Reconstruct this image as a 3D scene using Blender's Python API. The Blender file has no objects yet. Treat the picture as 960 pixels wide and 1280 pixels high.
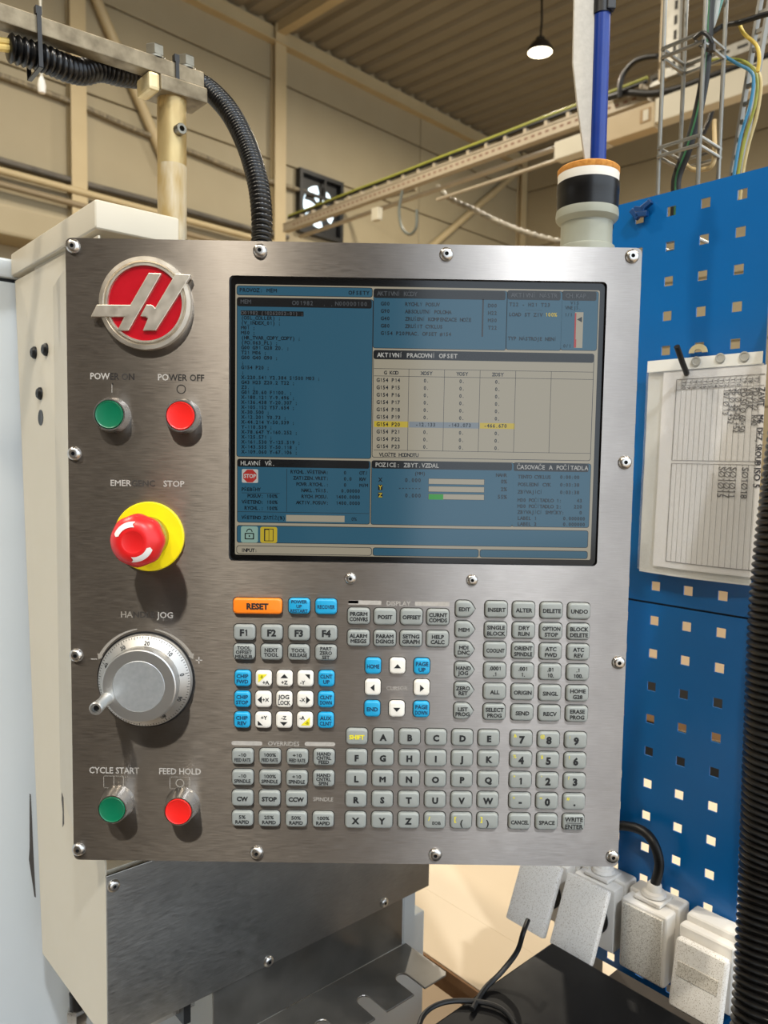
import bpy, bmesh, math, random
from mathutils import Vector, Matrix
random.seed(7)
SC = bpy.context.scene
COL = SC.collection

# ------------------------------------------------------------------ camera
FPX = 955.0
CAM = Vector((0.0251, -0.6747, 0.0941))
R_RIGHT = Vector((0.99986, -0.00499, 0.01612))
R_DOWN = Vector((0.01572, -0.07236, -0.99725))
R_FWD = Vector((0.00615, 0.99737, -0.07227))
cd = bpy.data.cameras.new('camera')
cd.sensor_fit = 'VERTICAL'
cd.sensor_height = 36.0
cd.sensor_width = 27.0
cd.lens = FPX / 1280 * 36.0
cd.clip_start = 0.02
cd.clip_end = 100
cd.dof.use_dof = True
cd.dof.focus_distance = 0.68
cd.dof.aperture_fstop = 10.0
cam = bpy.data.objects.new('camera', cd)
COL.objects.link(cam)
up = -R_DOWN
back = -R_FWD
cam.matrix_world = Matrix(((R_RIGHT.x, up.x, back.x, CAM.x), (R_RIGHT.y, up.y, back.y, CAM.y),
                           (R_RIGHT.z, up.z, back.z, CAM.z), (0, 0, 0, 1)))
SC.camera = cam
# ------------------------------------------------------------------ world, exposure
w = bpy.data.worlds.new('world')
SC.world = w
w.use_nodes = True
bg = w.node_tree.nodes['Background']
bg.inputs[0].default_value = (0.80, 0.90, 1.0, 1)      # overcast daylight at the open gates
bg.inputs[1].default_value = 2.6
SC.view_settings.view_transform = 'Standard'
SC.view_settings.look = 'None'
SC.view_settings.gamma = 1.0
SC.view_settings.use_curve_mapping = False
SC.view_settings.exposure = -0.15
LAMP_W = 185.0
LAMP_COL = (1.0, 0.905, 0.75)

# ------------------------------------------------------------------ pixel rays and frames
def ray(px, py):
    return R_RIGHT * ((px - 480) / FPX) + R_DOWN * ((py - 640) / FPX) + R_FWD
def at(px, py, Y=0.0):
    d = ray(px, py)
    return CAM + d * ((Y - CAM.y) / d.y)
def atz(px, py, Z):
    d = ray(px, py)
    return CAM + d * ((Z - CAM.z) / d.z)
class Frame:
    """Axes turned about the vertical: u away-right, v away-left, counted from below the camera."""
    def __init__(s, deg):
        a = math.radians(deg)
        s.u = Vector((math.sin(a), math.cos(a), 0))
        s.v = Vector((-math.cos(a), math.sin(a), 0))
        s.o = Vector((CAM.x, CAM.y, 0))
        s.rz = math.atan2(s.u.y, s.u.x)
    def P(s, u, v, z):
        return s.o + s.u * u + s.v * v + Vector((0, 0, z))
    def uv(s, p):
        d = p - s.o
        return d.dot(s.u), d.dot(s.v)
    def atu(s, px, py, U):
        d = ray(px, py)
        return CAM + d * (U / d.dot(s.u))
    def atv(s, px, py, V):
        d = ray(px, py)
        return CAM + d * (V / d.dot(s.v))
FP = Frame(49.3)     # pendant cabinet
FG = Frame(48.3)     # tool board, desk, tray
FH = Frame(44.5)     # hall
ZF = -1.45           # floor

# ------------------------------------------------------------------ materials
def lin(c):
    return tuple(((x / 255) / 12.92 if x / 255 <= 0.04045 else ((x / 255 + 0.055) / 1.055) ** 2.4) for x in c)
MATS = {}
def mat(name, rgb, rough=0.5, metal=0.0, rgb2=None, scale=30.0, stretch=(1, 1, 1), bump=0.0, spec=0.5, emit=0.0,
        aniso=0.0, tan=None, rvar=0.0, contrast=0.25, coat=0.0, detail=4.0, trans=0.0, bscale=None):
    if name in MATS:
        return MATS[name]
    m = bpy.data.materials.new(name)
    m.use_nodes = True
    nt = m.node_tree
    b = nt.nodes['Principled BSDF']
    c1 = lin(rgb)
    b.inputs['Base Color'].default_value = (*c1, 1)
    b.inputs['Roughness'].default_value = rough
    b.inputs['Metallic'].default_value = metal
    b.inputs['Specular IOR Level'].default_value = spec
    if coat:
        b.inputs['Coat Weight'].default_value = coat
        b.inputs['Coat Roughness'].default_value = 0.06
    if trans:
        b.inputs['Transmission Weight'].default_value = trans
    if emit:
        b.inputs['Emission Color'].default_value = (*c1, 1)
        b.inputs['Emission Strength'].default_value = emit
    if rgb2 or bump or rvar:
        tc = nt.nodes.new('ShaderNodeTexCoord')
        mp = nt.nodes.new('ShaderNodeMapping')
        mp.inputs['Scale'].default_value = stretch
        nt.links.new(tc.outputs['Object'], mp.inputs['Vector'])
        nz = nt.nodes.new('ShaderNodeTexNoise')
        nz.inputs['Scale'].default_value = scale
        nz.inputs['Detail'].default_value = detail
        nt.links.new(mp.outputs[0], nz.inputs['Vector'])
        if rgb2:
            rp = nt.nodes.new('ShaderNodeValToRGB')
            rp.color_ramp.elements[0].position = 0.5 - contrast
            rp.color_ramp.elements[1].position = 0.5 + contrast
            rp.color_ramp.elements[0].color = (*c1, 1)
            rp.color_ramp.elements[1].color = (*lin(rgb2), 1)
            nt.links.new(nz.outputs['Fac'], rp.inputs['Fac'])
            nt.links.new(rp.outputs['Color'], b.inputs['Base Color'])
        if rvar:
            mr = nt.nodes.new('ShaderNodeMapRange')
            mr.inputs['From Min'].default_value = 0.3
            mr.inputs['From Max'].default_value = 0.7
            mr.inputs['To Min'].default_value = max(0.02, rough - rvar)
            mr.inputs['To Max'].default_value = min(1, rough + rvar)
            nt.links.new(nz.outputs['Fac'], mr.inputs['Value'])
            nt.links.new(mr.outputs['Result'], b.inputs['Roughness'])
        if bump:
            src = nz
            if bscale:
                src = nt.nodes.new('ShaderNodeTexNoise')
                src.inputs['Scale'].default_value = bscale
                nt.links.new(mp.outputs[0], src.inputs['Vector'])
            bp = nt.nodes.new('ShaderNodeBump')
            bp.inputs['Strength'].default_value = bump
            bp.inputs['Distance'].default_value = 0.001
            nt.links.new(src.outputs['Fac'], bp.inputs['Height'])
            nt.links.new(bp.outputs['Normal'], b.inputs['Normal'])
    if aniso:
        b.inputs['Anisotropic'].default_value = aniso
        tv = nt.nodes.new('ShaderNodeCombineXYZ')
        for i in range(3):
            tv.inputs[i].default_value = tan[i]
        nt.links.new(tv.outputs[0], b.inputs['Tangent'])
    MATS[name] = m
    return m

STEEL = mat('brushed_steel', (148, 143, 139), 0.35, 1.0, (164, 159, 155), scale=1.0, stretch=(70, 70, 2600), rvar=0.05,
            contrast=0.3, aniso=0.97, tan=(0, 0, 1), detail=3)
def blotch(m, lo, hi, scale):
    nt = m.node_tree
    b = nt.nodes['Principled BSDF']
    src = b.inputs['Base Color'].links[0].from_socket
    tc = nt.nodes.new('ShaderNodeTexCoord')
    nz = nt.nodes.new('ShaderNodeTexNoise')
    nz.inputs['Scale'].default_value = scale
    nz.inputs['Detail'].default_value = 6
    nz.inputs['Roughness'].default_value = .65
    mr = nt.nodes.new('ShaderNodeMapRange')
    mr.inputs['From Min'].default_value = .35
    mr.inputs['From Max'].default_value = .65
    mr.inputs['To Min'].default_value = lo
    mr.inputs['To Max'].default_value = hi
    mx = nt.nodes.new('ShaderNodeVectorMath')
    mx.operation = 'SCALE'
    nt.links.new(tc.outputs['Object'], nz.inputs['Vector'])
    nt.links.new(nz.outputs['Fac'], mr.inputs['Value'])
    nt.links.new(src, mx.inputs[0])
    nt.links.new(mr.outputs['Result'], mx.inputs['Scale'])
    nt.links.new(mx.outputs[0], b.inputs['Base Color'])
blotch(STEEL, .9, 1.05, 14)
COVER = mat('brushed_cover', (150, 147, 142), 0.38, 1.0, (172, 169, 164), scale=1.0, stretch=(90, 90, 2400), rvar=0.07,
            contrast=0.3, aniso=0.5, tan=(0, 0, 1), detail=3)
blotch(COVER, .82, 1.06, 9)
CREAM = mat('cream_paint', (200, 192, 173), 0.42, 0, (206, 198, 180), scale=9, bump=0.03, bscale=900)
LGREY = mat('light_grey_paint', (200, 206, 208), 0.4, 0, (207, 212, 214), scale=6, bump=0.03, bscale=700)
KEYGREY = mat('key_grey', (138, 143, 140), 0.42, 0, (146, 150, 147), scale=60)
KEYBLUE = mat('key_blue', (22, 150, 198), 0.4, 0, (30, 157, 205), scale=60)
KEYORANGE = mat('key_orange', (244, 124, 22), 0.38, 0, (250, 134, 30), scale=60)
KEYWHITE = mat('key_white', (222, 218, 208), 0.42, 0, (232, 228, 219), scale=60)
KEYGAP = mat('key_surround', (52, 48, 44), 0.6)
INK = mat('black_ink', (22, 24, 26), 0.6)
INKBLUE = mat('ink_on_blue', (6, 46, 80), 0.6)
INKYEL = mat('yellow_ink', (226, 214, 40), 0.6)
PRINT = mat('worn_print', (178, 173, 166), 0.55, 0, (162, 157, 150), scale=300)
PRINTBLK = mat('black_print', (34, 30, 28), 0.5)
PRINTGREY = mat('dark_worn_print', (56, 52, 48), 0.55)
PRINTMID = mat('mid_worn_print', (146, 140, 131), 0.55)
PLATED = mat('plated_metal', (184, 180, 174), 0.3, 1.0, (206, 203, 198), scale=80, rvar=0.05)
BLACKST = mat('blackened_steel', (38, 38, 38), 0.4, 0.6)
SATIN = mat('satin_nickel', (212, 202, 186), 0.42, 1.0, (222, 213, 198), scale=120, rvar=0.05)
ALU = mat('machined_aluminium', (206, 206, 204), 0.4, 1.0)
ALUDIAL = mat('satin_dial', (188, 186, 182), 0.48, 1.0)
RED = mat('button_red', (226, 30, 26), 0.34, 0, (234, 38, 32), scale=40)
ESRED = mat('stop_red', (206, 24, 26), 0.36, 0, (216, 32, 32), scale=60)
GREEN = mat('button_green', (0, 98, 66), 0.36, 0, (0, 108, 74), scale=40)
YELLOW = mat('stop_yellow', (246, 224, 0), 0.45, 0, (238, 212, 6), scale=60)
WHITEP = mat('white_print', (232, 226, 220), 0.5)
LOGORED = mat('emblem_red', (168, 8, 24), 0.25, 0, (178, 12, 30), scale=90, coat=0.3)
BLACK = mat('black_plastic', (18, 18, 19), 0.38, 0, (28, 28, 29), scale=90)
GLASSBLK = mat('screen_glass', (8, 8, 8), 0.12, 0, spec=0.5)
HOSE = mat('black_hose', (11, 11, 12), 0.28, 0, (18, 17, 17), scale=60)
RUBBER = mat('black_cable', (9, 9, 10), 0.45)

def scr(name, rgb, e=0.55):
    m = bpy.data.materials.new(name)
    m.use_nodes = True
    b = m.node_tree.nodes['Principled BSDF']
    b.inputs['Base Color'].default_value = (0.004, 0.004, 0.004, 1)
    b.inputs['Roughness'].default_value = 0.12
    b.inputs['Emission Color'].default_value = (*lin(rgb), 1)
    b.inputs['Emission Strength'].default_value = e
    return m
S_BLUE = scr('lcd_blue', (56, 112, 138))
S_CREAM = scr('lcd_cream', (196, 186, 162))
S_BLACK = scr('lcd_black', (22, 24, 26))
S_INK = scr('lcd_ink', (10, 22, 34))
S_DIM = scr('lcd_dim_text', (96, 100, 104))
S_BRT = scr('lcd_bright_text', (214, 212, 204))
S_YEL = scr('lcd_yellow', (232, 204, 60))
S_GREY = scr('lcd_grey', (150, 160, 168))
S_GREEN = scr('lcd_green', (40, 176, 40))
S_RED = scr('lcd_red', (206, 58, 52))
S_MINT = scr('lcd_mint', (168, 204, 190))
S_WHITE = scr('lcd_white', (226, 222, 214))
S_LINE = scr('lcd_line', (42, 46, 50))

# ------------------------------------------------------------------ mesh building
class MB:
    def __init__(s):
        s.v = []
        s.f = []
    def add(s, vs, fs):
        n = len(s.v)
        s.v += [Vector(p) for p in vs]
        s.f += [tuple(n + i for i in f) for f in fs]
        return s
    def box(s, c, ex, ey, ez):
        """c: centre, ex/ey/ez: half-extent vectors"""
        c = Vector(c)
        vs = [c + ex * a + ey * b + ez * d for a in (-1, 1) for b in (-1, 1) for d in (-1, 1)]
        fs = [(0, 1, 3, 2), (4, 6, 7, 5), (0, 4, 5, 1), (2, 3, 7, 6), (0, 2, 6, 4), (1, 5, 7, 3)]
        if ex.cross(ey).dot(ez) < 0:
            fs = [f[::-1] for f in fs]
        return s.add(vs, fs)
    def fbox(s, F, u0, u1, v0, v1, z0, z1):
        c = F.P((u0 + u1) / 2, (v0 + v1) / 2, (z0 + z1) / 2)
        return s.box(c, F.u * abs(u1 - u0) / 2, F.v * abs(v1 - v0) / 2, Vector((0, 0, abs(z1 - z0) / 2)))
    def prism(s, pts, off):
        """closed prism: polygon pts (any concave planar loop) swept by vector off"""
        pts = [Vector(p) for p in pts]
        n = len(pts)
        nrm = Vector((0, 0, 0))
        for i in range(n):
            nrm += pts[i].cross(pts[(i + 1) % n])
        off = Vector(off)
        if nrm.dot(off) > 0:
            pts = pts[::-1]
        vs = pts + [p + off for p in pts]
        fs = [tuple(range(n)), tuple(range(2 * n - 1, n - 1, -1))]
        fs += [(i, n + i, n + (i + 1) % n, (i + 1) % n) for i in range(n)]
        return s.add(vs, fs)
    def lathe(s, prof, o, axis, seg=32, ref=None):
        """prof: list of (r, h) along axis from o; ends with r=0 are closed"""
        axis = Vector(axis).normalized()
        a = axis.orthogonal().normalized() if ref is None else Vector(ref).normalized()
        b = axis.cross(a)
        o = Vector(o)
        vs, rings = [], []
        for r, h in prof:
            if r <= 1e-9:
                rings.append([len(vs)])
                vs.append(o + axis * h)
            else:
                rings.append(list(range(len(vs), len(vs) + seg)))
                for k in range(seg):
                    t = 2 * math.pi * k / seg
                    vs.append(o + axis * h + (a * math.cos(t) + b * math.sin(t)) * r)
        fs = []
        for r0, r1 in zip(rings, rings[1:]):
            for k in range(seg):
                k2 = (k + 1) % seg
                if len(r0) == 1 and len(r1) == 1:
                    continue
                if len(r0) == 1:
                    fs.append((r0[0], r1[k2], r1[k]))
                elif len(r1) == 1:
                    fs.append((r0[k], r0[k2], r1[0]))
                else:
                    fs.append((r0[k], r0[k2], r1[k2], r1[k]))
        return s.add(vs, fs)
    def tube(s, pts, rad, seg=10, cap=True):
        pts = [Vector(p) for p in pts]
        n = len(pts)
        rads = rad if isinstance(rad, (list, tuple)) else [rad] * n
        vs = []
        T = (pts[1] - pts[0]).normalized()
        N = T.orthogonal().normalized()
        for i in range(n):
            T2 = (pts[min(i + 1, n - 1)] - pts[max(i - 1, 0)]).normalized()
            N = (N - T2 * N.dot(T2)).normalized()
            B = T2.cross(N)
            for k in range(seg):
                t = 2 * math.pi * k / seg
                vs.append(pts[i] + (N * math.cos(t) + B * math.sin(t)) * rads[i])
        fs = []
        for i in range(n - 1):
            for k in range(seg):
                k2 = (k + 1) % seg
                fs.append((i * seg + k, i * seg + k2, (i + 1) * seg + k2, (i + 1) * seg + k))
        if cap:
            fs.append(tuple(range(seg - 1, -1, -1)))
            fs.append(tuple((n - 1) * seg + k for k in range(seg)))
        return s.add(vs, fs)
    def sphere(s, c, r, seg=12, rings=8, sc=(1, 1, 1)):
        prof = [(r * math.sin(math.pi * i / rings), -r * math.cos(math.pi * i / rings)) for i in range(rings + 1)]
        prof[0] = (0, -r)
        prof[-1] = (0, r)
        return s.lathe(prof, c, (0, 0, 1), seg)
    def mesh(s, name, m, smooth=35.0, origin=None, bevel=0.0, bseg=2):
        if origin is None:
            lo = Vector((min(p.x for p in s.v), min(p.y for p in s.v), min(p.z for p in s.v)))
            hi = Vector((max(p.x for p in s.v), max(p.y for p in s.v), max(p.z for p in s.v)))
            origin = Vector(((lo.x + hi.x) / 2, (lo.y + hi.y) / 2, lo.z))
        me = bpy.data.meshes.new(name)
        me.from_pydata([p - origin for p in s.v], [], s.f)
        if bevel:
            bm = bmesh.new()
            bm.from_mesh(me)
            ed = [e for e in bm.edges if len(e.link_faces) == 2 and e.calc_face_angle(0) > 0.5]
            bmesh.ops.bevel(bm, geom=ed, offset=bevel, segments=bseg, affect='EDGES', profile=0.6, clamp_overlap=True)
            bm.to_mesh(me)
            bm.free()
        if m:
            me.materials.append(m)
        if smooth:
            for p in me.polygons:
                p.use_smooth = True
            me.set_sharp_from_angle(angle=math.radians(smooth))
        me.update()
        return me, origin
    def build(s, name, m, parent=None, smooth=35.0, bevel=0.0, bseg=2):
        me, o = s.mesh(name, m, smooth, None, bevel, bseg)
        return put(name, me, o, parent)
def wloc(o):
    p = Vector((0, 0, 0))
    while o:
        p += o.location
        o = o.parent
    return p
def put(name, me, loc, parent=None):
    ob = bpy.data.objects.new(name, me)
    COL.objects.link(ob)
    if parent:
        ob.parent = parent
        ob.location = Vector(loc) - wloc(parent)
    else:
        ob.location = loc
    return ob
def tag(o, label=None, cat=None, group=None, kind=None):
    if label: o['label'] = label
    if cat: o['category'] = cat
    if group: o['group'] = group
    if kind: o['kind'] = kind
    return o
def empty(name, loc, label, cat, group=None):
    o = bpy.data.objects.new(name, None)
    COL.objects.link(o)
    o.location = loc
    o.empty_display_size = 0.05
    return tag(o, label, cat, group)
def smoothpath(pts, n=12):
    """Catmull-Rom through the points"""
    P = [Vector(p) for p in pts]
    P = [P[0] * 2 - P[1]] + P + [P[-1] * 2 - P[-2]]
    out = []
    for i in range(1, len(P) - 2):
        a, b, c, d = P[i - 1:i + 3]
        for k in range(n):
            t = k / n
            out.append(0.5 * ((2 * b) + (c - a) * t + (2 * a - 5 * b + 4 * c - d) * t * t + (3 * b - a - 3 * c + d) * t ** 3))
    out.append(P[-2])
    return out
def resample(pts, step):
    L = [0]
    for a, b in zip(pts, pts[1:]):
        L.append(L[-1] + (b - a).length)
    n = max(2, int(L[-1] / step))
    out, j = [], 0
    for i in range(n + 1):
        d = L[-1] * i / n
        while j < len(L) - 2 and L[j + 1] < d:
            j += 1
        t = (d - L[j]) / max(1e-9, L[j + 1] - L[j])
        out.append(pts[j].lerp(pts[j + 1], t))
    return out
def ribbed(pts, r, pitch, depth=0.16, seg=14):
    """corrugated hose: r = radius or (r0, r1) along the path"""
    path = resample(smoothpath(pts, 16), pitch / 4)
    r0, r1 = r if isinstance(r, tuple) else (r, r)
    n = len(path)
    rad = []
    for i in range(n):
        b = r0 + (r1 - r0) * i / (n - 1)
        rad.append(b * (1 - depth * (1, 0.25, 0, 0.25)[i % 4]))
    return MB().tube(path, rad, seg)
X, Y, Z = Vector((1, 0, 0)), Vector((0, 1, 0)), Vector((0, 0, 1))
def rrect(x0, x1, z0, z1, r, seg=4, y=0.0):
    out = []
    for cx, cz, a0 in ((x1 - r, z1 - r, 0), (x0 + r, z1 - r, 90), (x0 + r, z0 + r, 180), (x1 - r, z0 + r, 270)):
        for k in range(seg + 1):
            t = math.radians(a0 + 90 * k / seg)
            out.append(Vector((cx + r * math.cos(t), y, cz + r * math.sin(t))))
    return out

# ------------------------------------------------------------------ lettering
GL = {}
def _cap():
    cu = bpy.data.curves.new('glyph', 'FONT')
    cu.body = 'H'
    ob = bpy.data.objects.new('glyph', cu)
    q = [v.co.y for v in ob.to_mesh().vertices]
    ob.to_mesh_clear()
    bpy.data.objects.remove(ob)
    return max(q)
CAPH = _cap()
print('CAPH', CAPH)
def glyph(ch, bold):
    k = (ch, bold)
    if k in GL:
        return GL[k]
    def raw(body, off=bold):
        cu = bpy.data.curves.new('glyph', 'FONT')
        cu.body = body
        cu.size = 1.0
        cu.resolution_u = 2
        cu.offset = off
        ob = bpy.data.objects.new('glyph', cu)
        me = ob.to_mesh()
        vs = [Vector(v.co) for v in me.vertices]
        fs = [tuple(p.vertices) for p in me.polygons]
        ob.to_mesh_clear()
        bpy.data.objects.remove(ob)
        bpy.data.curves.remove(cu)
        return vs, fs
    if ch == ' ':
        GL[k] = ([], [], 0.3)
        return GL[k]
    src = ch
    vs, fs = raw(ch) if (ch != 'M' and ord(ch) < 128) else raw(ch, 0.0)
    if ch == 'M' and bold:
        x0, x1, xm, x2, x3, b_ = .07 - bold, .17 + bold, .39, .61 - bold, .71 + bold, bold
        H_ = CAPH
        vs = [Vector((x, y, 0)) for x, y in ((x0, 0), (x1, 0), (x1, .53 - 2 * b_), (xm, .27 - 1.5 * b_), (x2, .53 - 2 * b_), (x2, 0), (x3, 0), (x3, H_),
                                             (x2 + .02, H_), (xm, .40 + b_), (x1 - .02, H_), (x0, H_))]
        fs = [(0, 1, 2, 11), (2, 10, 11), (2, 3, 9, 10), (3, 4, 8, 9), (4, 7, 8), (4, 5, 6, 7)]
    if ch == '1':
        b_ = .5 * bold
        vs = [Vector(p) for p in ((.24 - b_, 0, 0), (.33 + b_, 0, 0), (.33 + b_, .72, 0), (.26 - b_, .72, 0), (.10, .60, 0), (.10, .52 - b_, 0), (.24 - b_, .59 - b_, 0))]
        vs = [Vector((p.x, p.y * CAPH / .72, 0)) for p in vs]
        fs = [(0, 1, 2, 3, 6), (3, 4, 5, 6)]
    def wid(b):
        q = raw(b)[0]
        return max(p.x for p in q) - min(p.x for p in q)
    adv = wid('|' + ch + '|') - wid('||')
    if ch == '1':
        adv = .50
    GL[k] = (vs, fs, adv)
    return GL[k]
def text(mb, body, o, right, upv, h, align='C', wscale=1.0, bold=0.0, mono=None, track=0.0, lead=1.35, fit=None):
    """lettering of cap height h; o = anchor at mid cap height (of the block)"""
    right, upv, o = Vector(right), Vector(upv), Vector(o)
    sc = h / CAPH
    lines = body.split('\n')
    for li, ln in enumerate(lines):
        cy = (-(li - (len(lines) - 1) / 2)) * lead * h - h / 2
        gs = [glyph(c, bold) for c in ln]
        ws = wscale
        advs = [(mono / (sc * ws)) if mono else g[2] + track for g in gs]
        tot = sum(advs) * sc * ws
        if fit and tot > fit:
            ws *= fit / tot
            tot = fit
            if mono:
                advs = [a for a in advs]
        x = {'C': -tot / 2, 'L': 0.0, 'R': -tot}[align]
        for (vs, fs, ga), a in zip(gs, advs):
            if vs:
                gx = x
                if mono:
                    mnx = min(p.x for p in vs); mxx = max(p.x for p in vs)
                    gx = x + a * sc * ws / 2 - (mnx + mxx) / 2 * sc * ws
                mb.add([o + right * (gx + p.x * sc * ws) + upv * (cy + p.y * sc) for p in vs], fs)
            x += a * sc * ws
    return mb

# ================================================================== HALL
WV = 7.8
ZC = FH.atv(480, 105, WV).z + 0.0          # underside of the roof deck at the wall
UE = FH.uv(FH.atv(655, 197, WV))[0]        # end wall
UB, VB = -5.5, -6.0
WALLP = mat('wall_panel_paint', (150, 138, 110), 0.6, 0, (157, 145, 117), scale=2.0, stretch=(1, 1, 1))
JOINT = mat('wall_joint', (132, 118, 92), 0.7)
COLP = mat('column_paint', (176, 158, 120), 0.55, 0, (184, 166, 128), scale=3)
DECK = mat('roof_deck', (130, 122, 104), 0.5, 0, (137, 129, 111), scale=2)
FLOORM = mat('floor_coating', (168, 146, 118), 0.5, 0, (176, 154, 126), scale=1.5)
DARKW = mat('rear_wall_paint', (66, 60, 53), 0.7, 0, (74, 68, 60), scale=2)

def struct(mb, name, m, parent=None, smooth=0):
    o = mb.build(name, m, parent, smooth)
    return tag(o, kind='structure') if parent is None else o
fl = struct(MB().fbox(FH, UB - 1, UE + .3, VB - 6, WV + .3, ZF - .1, ZF), 'floor', FLOORM)
# roof deck: trapezoid sheet, ribs along v
per = 0.27
mb = MB()
prof = []
u = UB
while u < UE + .1:
    prof += [(u, 0.0), (u + .15, 0.0), (u + .18, .05), (u + .24, .05)]
    u += per
va, vb = VB, WV + .15
lo = [FH.P(a, va, ZC + .02 + h) for a, h in prof] + [FH.P(a, vb, ZC + .02 + h) for a, h in prof]
hi = [p + Vector((0, 0, .03)) for p in lo]
n = len(prof)
mb.add(lo, [(i + 1, i, n + i, n + i + 1) for i in range(n - 1)])
mb.add(hi, [(i, i + 1, n + i + 1, n + i) for i in range(n - 1)])
roof = struct(mb, 'ceiling', DECK)
# main wall: backing + panels between columns
wl = struct(MB().fbox(FH, UB, UE + .2, WV + .06, WV + .2, ZF, ZC + .15), 'wall_left', JOINT)
zj = FH.atv(330, 95, WV).z
zs = [ZC + .12] + [zj - .95 * k for k in range(7)] + [ZF]
cu1 = FH.uv(FH.atv(93, 120, WV))[0]
cu2 = FH.uv(FH.atv(345, 120, WV))[0]
cols_u = [UB + .05, (UB + cu1) / 2, cu1, cu2, (cu2 + UE) / 2, UE]
for i in range(len(cols_u) - 1):
    for j in range(len(zs) - 1):
        MB().fbox(FH, cols_u[i] + .006, cols_u[i + 1] - .006, WV, WV + .062, zs[j + 1] + .009, zs[j] - .009).build('wall_panel', WALLP, wl, 0, bevel=.006, bseg=1)
# end wall
we = struct(MB().fbox(FH, UE + .06, UE + .2, VB, WV + .06, ZF, ZC + .15), 'wall_end', JOINT)
for j in range(len(zs) - 1):
    for i in range(3):
        v0 = WV - (i + 1) * 4.5
        MB().fbox(FH, UE, UE + .062, max(VB, v0) + .006, WV - i * 4.5 - .006, zs[j + 1] + .009, zs[j] - .009).build('wall_panel', WALLP, we, 0, bevel=.006, bseg=1)
# wall behind the photographer on the left; right-hand side stays open (gates)
struct(MB().fbox(FH, UB - .2, UB, VB, WV + .06, ZF, ZC + .15), 'wall_rear', DARKW)
# frame: columns, eaves trim, roof beams, braces
k = 1
for cu, wd in ((cu1, .16), (cu2, .17), (UE - .1, .16)):
    mb = MB()
    mb.fbox(FH, cu - wd / 2, cu + wd / 2, WV - .10, WV - .085, ZF, ZC)
    mb.fbox(FH, cu - wd / 2, cu + wd / 2, WV - .015, WV, ZF, ZC)
    mb.fbox(FH, cu - .012, cu + .012, WV - .085, WV - .015, ZF, ZC)
    struct(mb, 'trim_%d' % k, COLP)
    k += 1
for v0 in (WV - 1.15,):
    mb = MB()
    mb.fbox(FH, UE - .10, UE - .085, v0 - .08, v0 + .08, ZF, ZC)
    mb.fbox(FH, UE - .015, UE, v0 - .08, v0 + .08, ZF, ZC)
    mb.fbox(FH, UE - .085, UE - .015, v0 - .012, v0 + .012, ZF, ZC)
    struct(mb, 'trim_%d' % k, COLP)
    k += 1
struct(MB().fbox(FH, UB, UE, WV - .05, WV, ZC - .22, ZC - .02).fbox(FH, UB, UE, WV - .12, WV - .05, ZC - .22, ZC - .205), 'trim_%d' % k, COLP); k += 1
struct(MB().fbox(FH, cu2 - .06, cu2 + .06, VB, WV - .05, ZC - .10, ZC + .02), 'trim_%d' % k, COLP); k += 1
def brace(p0, p1, r):
    global k
    struct(MB().tube([p0, p1], r, 10), 'trim_%d' % k, COLP, smooth=40)
    k += 1
brace(FH.atv(112, -20, WV - .06), FH.atv(212, 215, WV - .06), .055)
brace(FH.atv(650, 212, WV - .06), FH.atv(535, 312, WV - .06), .05)

# dark machine added unseen behind the photographer so the steel mirrors it
NM = empty('added_dark_machine', Vector((-1.3, -2.9, ZF)), 'dark grey machine added unseen across the aisle to darken the panel reflections', 'machine')
DKM = mat('dark_machine_paint', (52, 50, 48), .5, 0, (58, 56, 54), scale=4)
MB().box(Vector((-1.7, -3.0, ZF + .95)), X * 1.45, Y * .55, Z * .95).build('body', DKM, NM, 0, bevel=.02)
MB().box(Vector((-1.9, -2.435, ZF + 1.1)), X * .6, Y * .012, Z * .6).build('sliding_door', mat('dark_door', (40, 40, 42), .35), NM, 0, bevel=.01)
MB().box(Vector((-1.9, -2.418, ZF + 1.25)), X * .35, Y * .006, Z * .3).build('door_window', GLASSBLK, NM, 0)
MB().tube([Vector((-1.24, -2.40, ZF + .8)), Vector((-1.24, -2.40, ZF + 1.3))], .016, 12).build('door_handle', PLATED, NM)
fm = MB().box(Vector((-.2, -1.35, ZF + .008)), X * 1.3, Y * .85, Z * .008).build('added_floor_mat', mat('black_rubber_mat', (26, 25, 24), .8), None, 0, bevel=.006)  # unseen mat added to cut floor bounce and reflection in the steel
tag(fm, 'black rubber mat added unseen on the floor to darken the panel reflections', 'mat')
# ceiling lamps: one in view, one from shadows, the rest added unseen for light
LAMPM = mat('lamp_housing', (60, 58, 54), 0.4, 0.5)
LENS = mat('lamp_lens', (255, 240, 205), 0.4, emit=9.0)
def lamp(p, label, col=LAMP_COL, watt=LAMP_W):
    e = empty('ceiling_lamp', p, label, 'lamp', 'high-bay lamps hanging from the roof')
    MB().lathe([(.0, .16), (.05, .16), (.06, .12), (.10, .10), (.145, .03), (.15, 0), (.135, 0), (.135, .012)], p, Z, 24).build('housing', LAMPM, e)
    MB().lathe([(0, -.012), (.08, -.008), (.134, .006), (.134, .012), (0, .012)], p, Z, 24).build('lens', LENS, e)
    MB().tube([p + Z * .16, p + Vector((.01, 0, .35)), Vector((p.x, p.y, ZC + .03))], .012, 6).build('suspension_cable', RUBBER, e)
    ld = bpy.data.lights.new('lamp_light', 'AREA')
    ld.shape = 'DISK'
    ld.size = .26
    ld.energy = watt
    ld.color = col
    lo_ = bpy.data.objects.new('lamp_light', ld)
    COL.objects.link(lo_)
    lo_.parent = e
    lo_.location = (0, 0, -.03)
    return e
zl = ZC - .62
lp = atz(675, 66, zl)
lamp(lp, 'round lit high-bay lamp on a cable above the blue tube')
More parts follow.
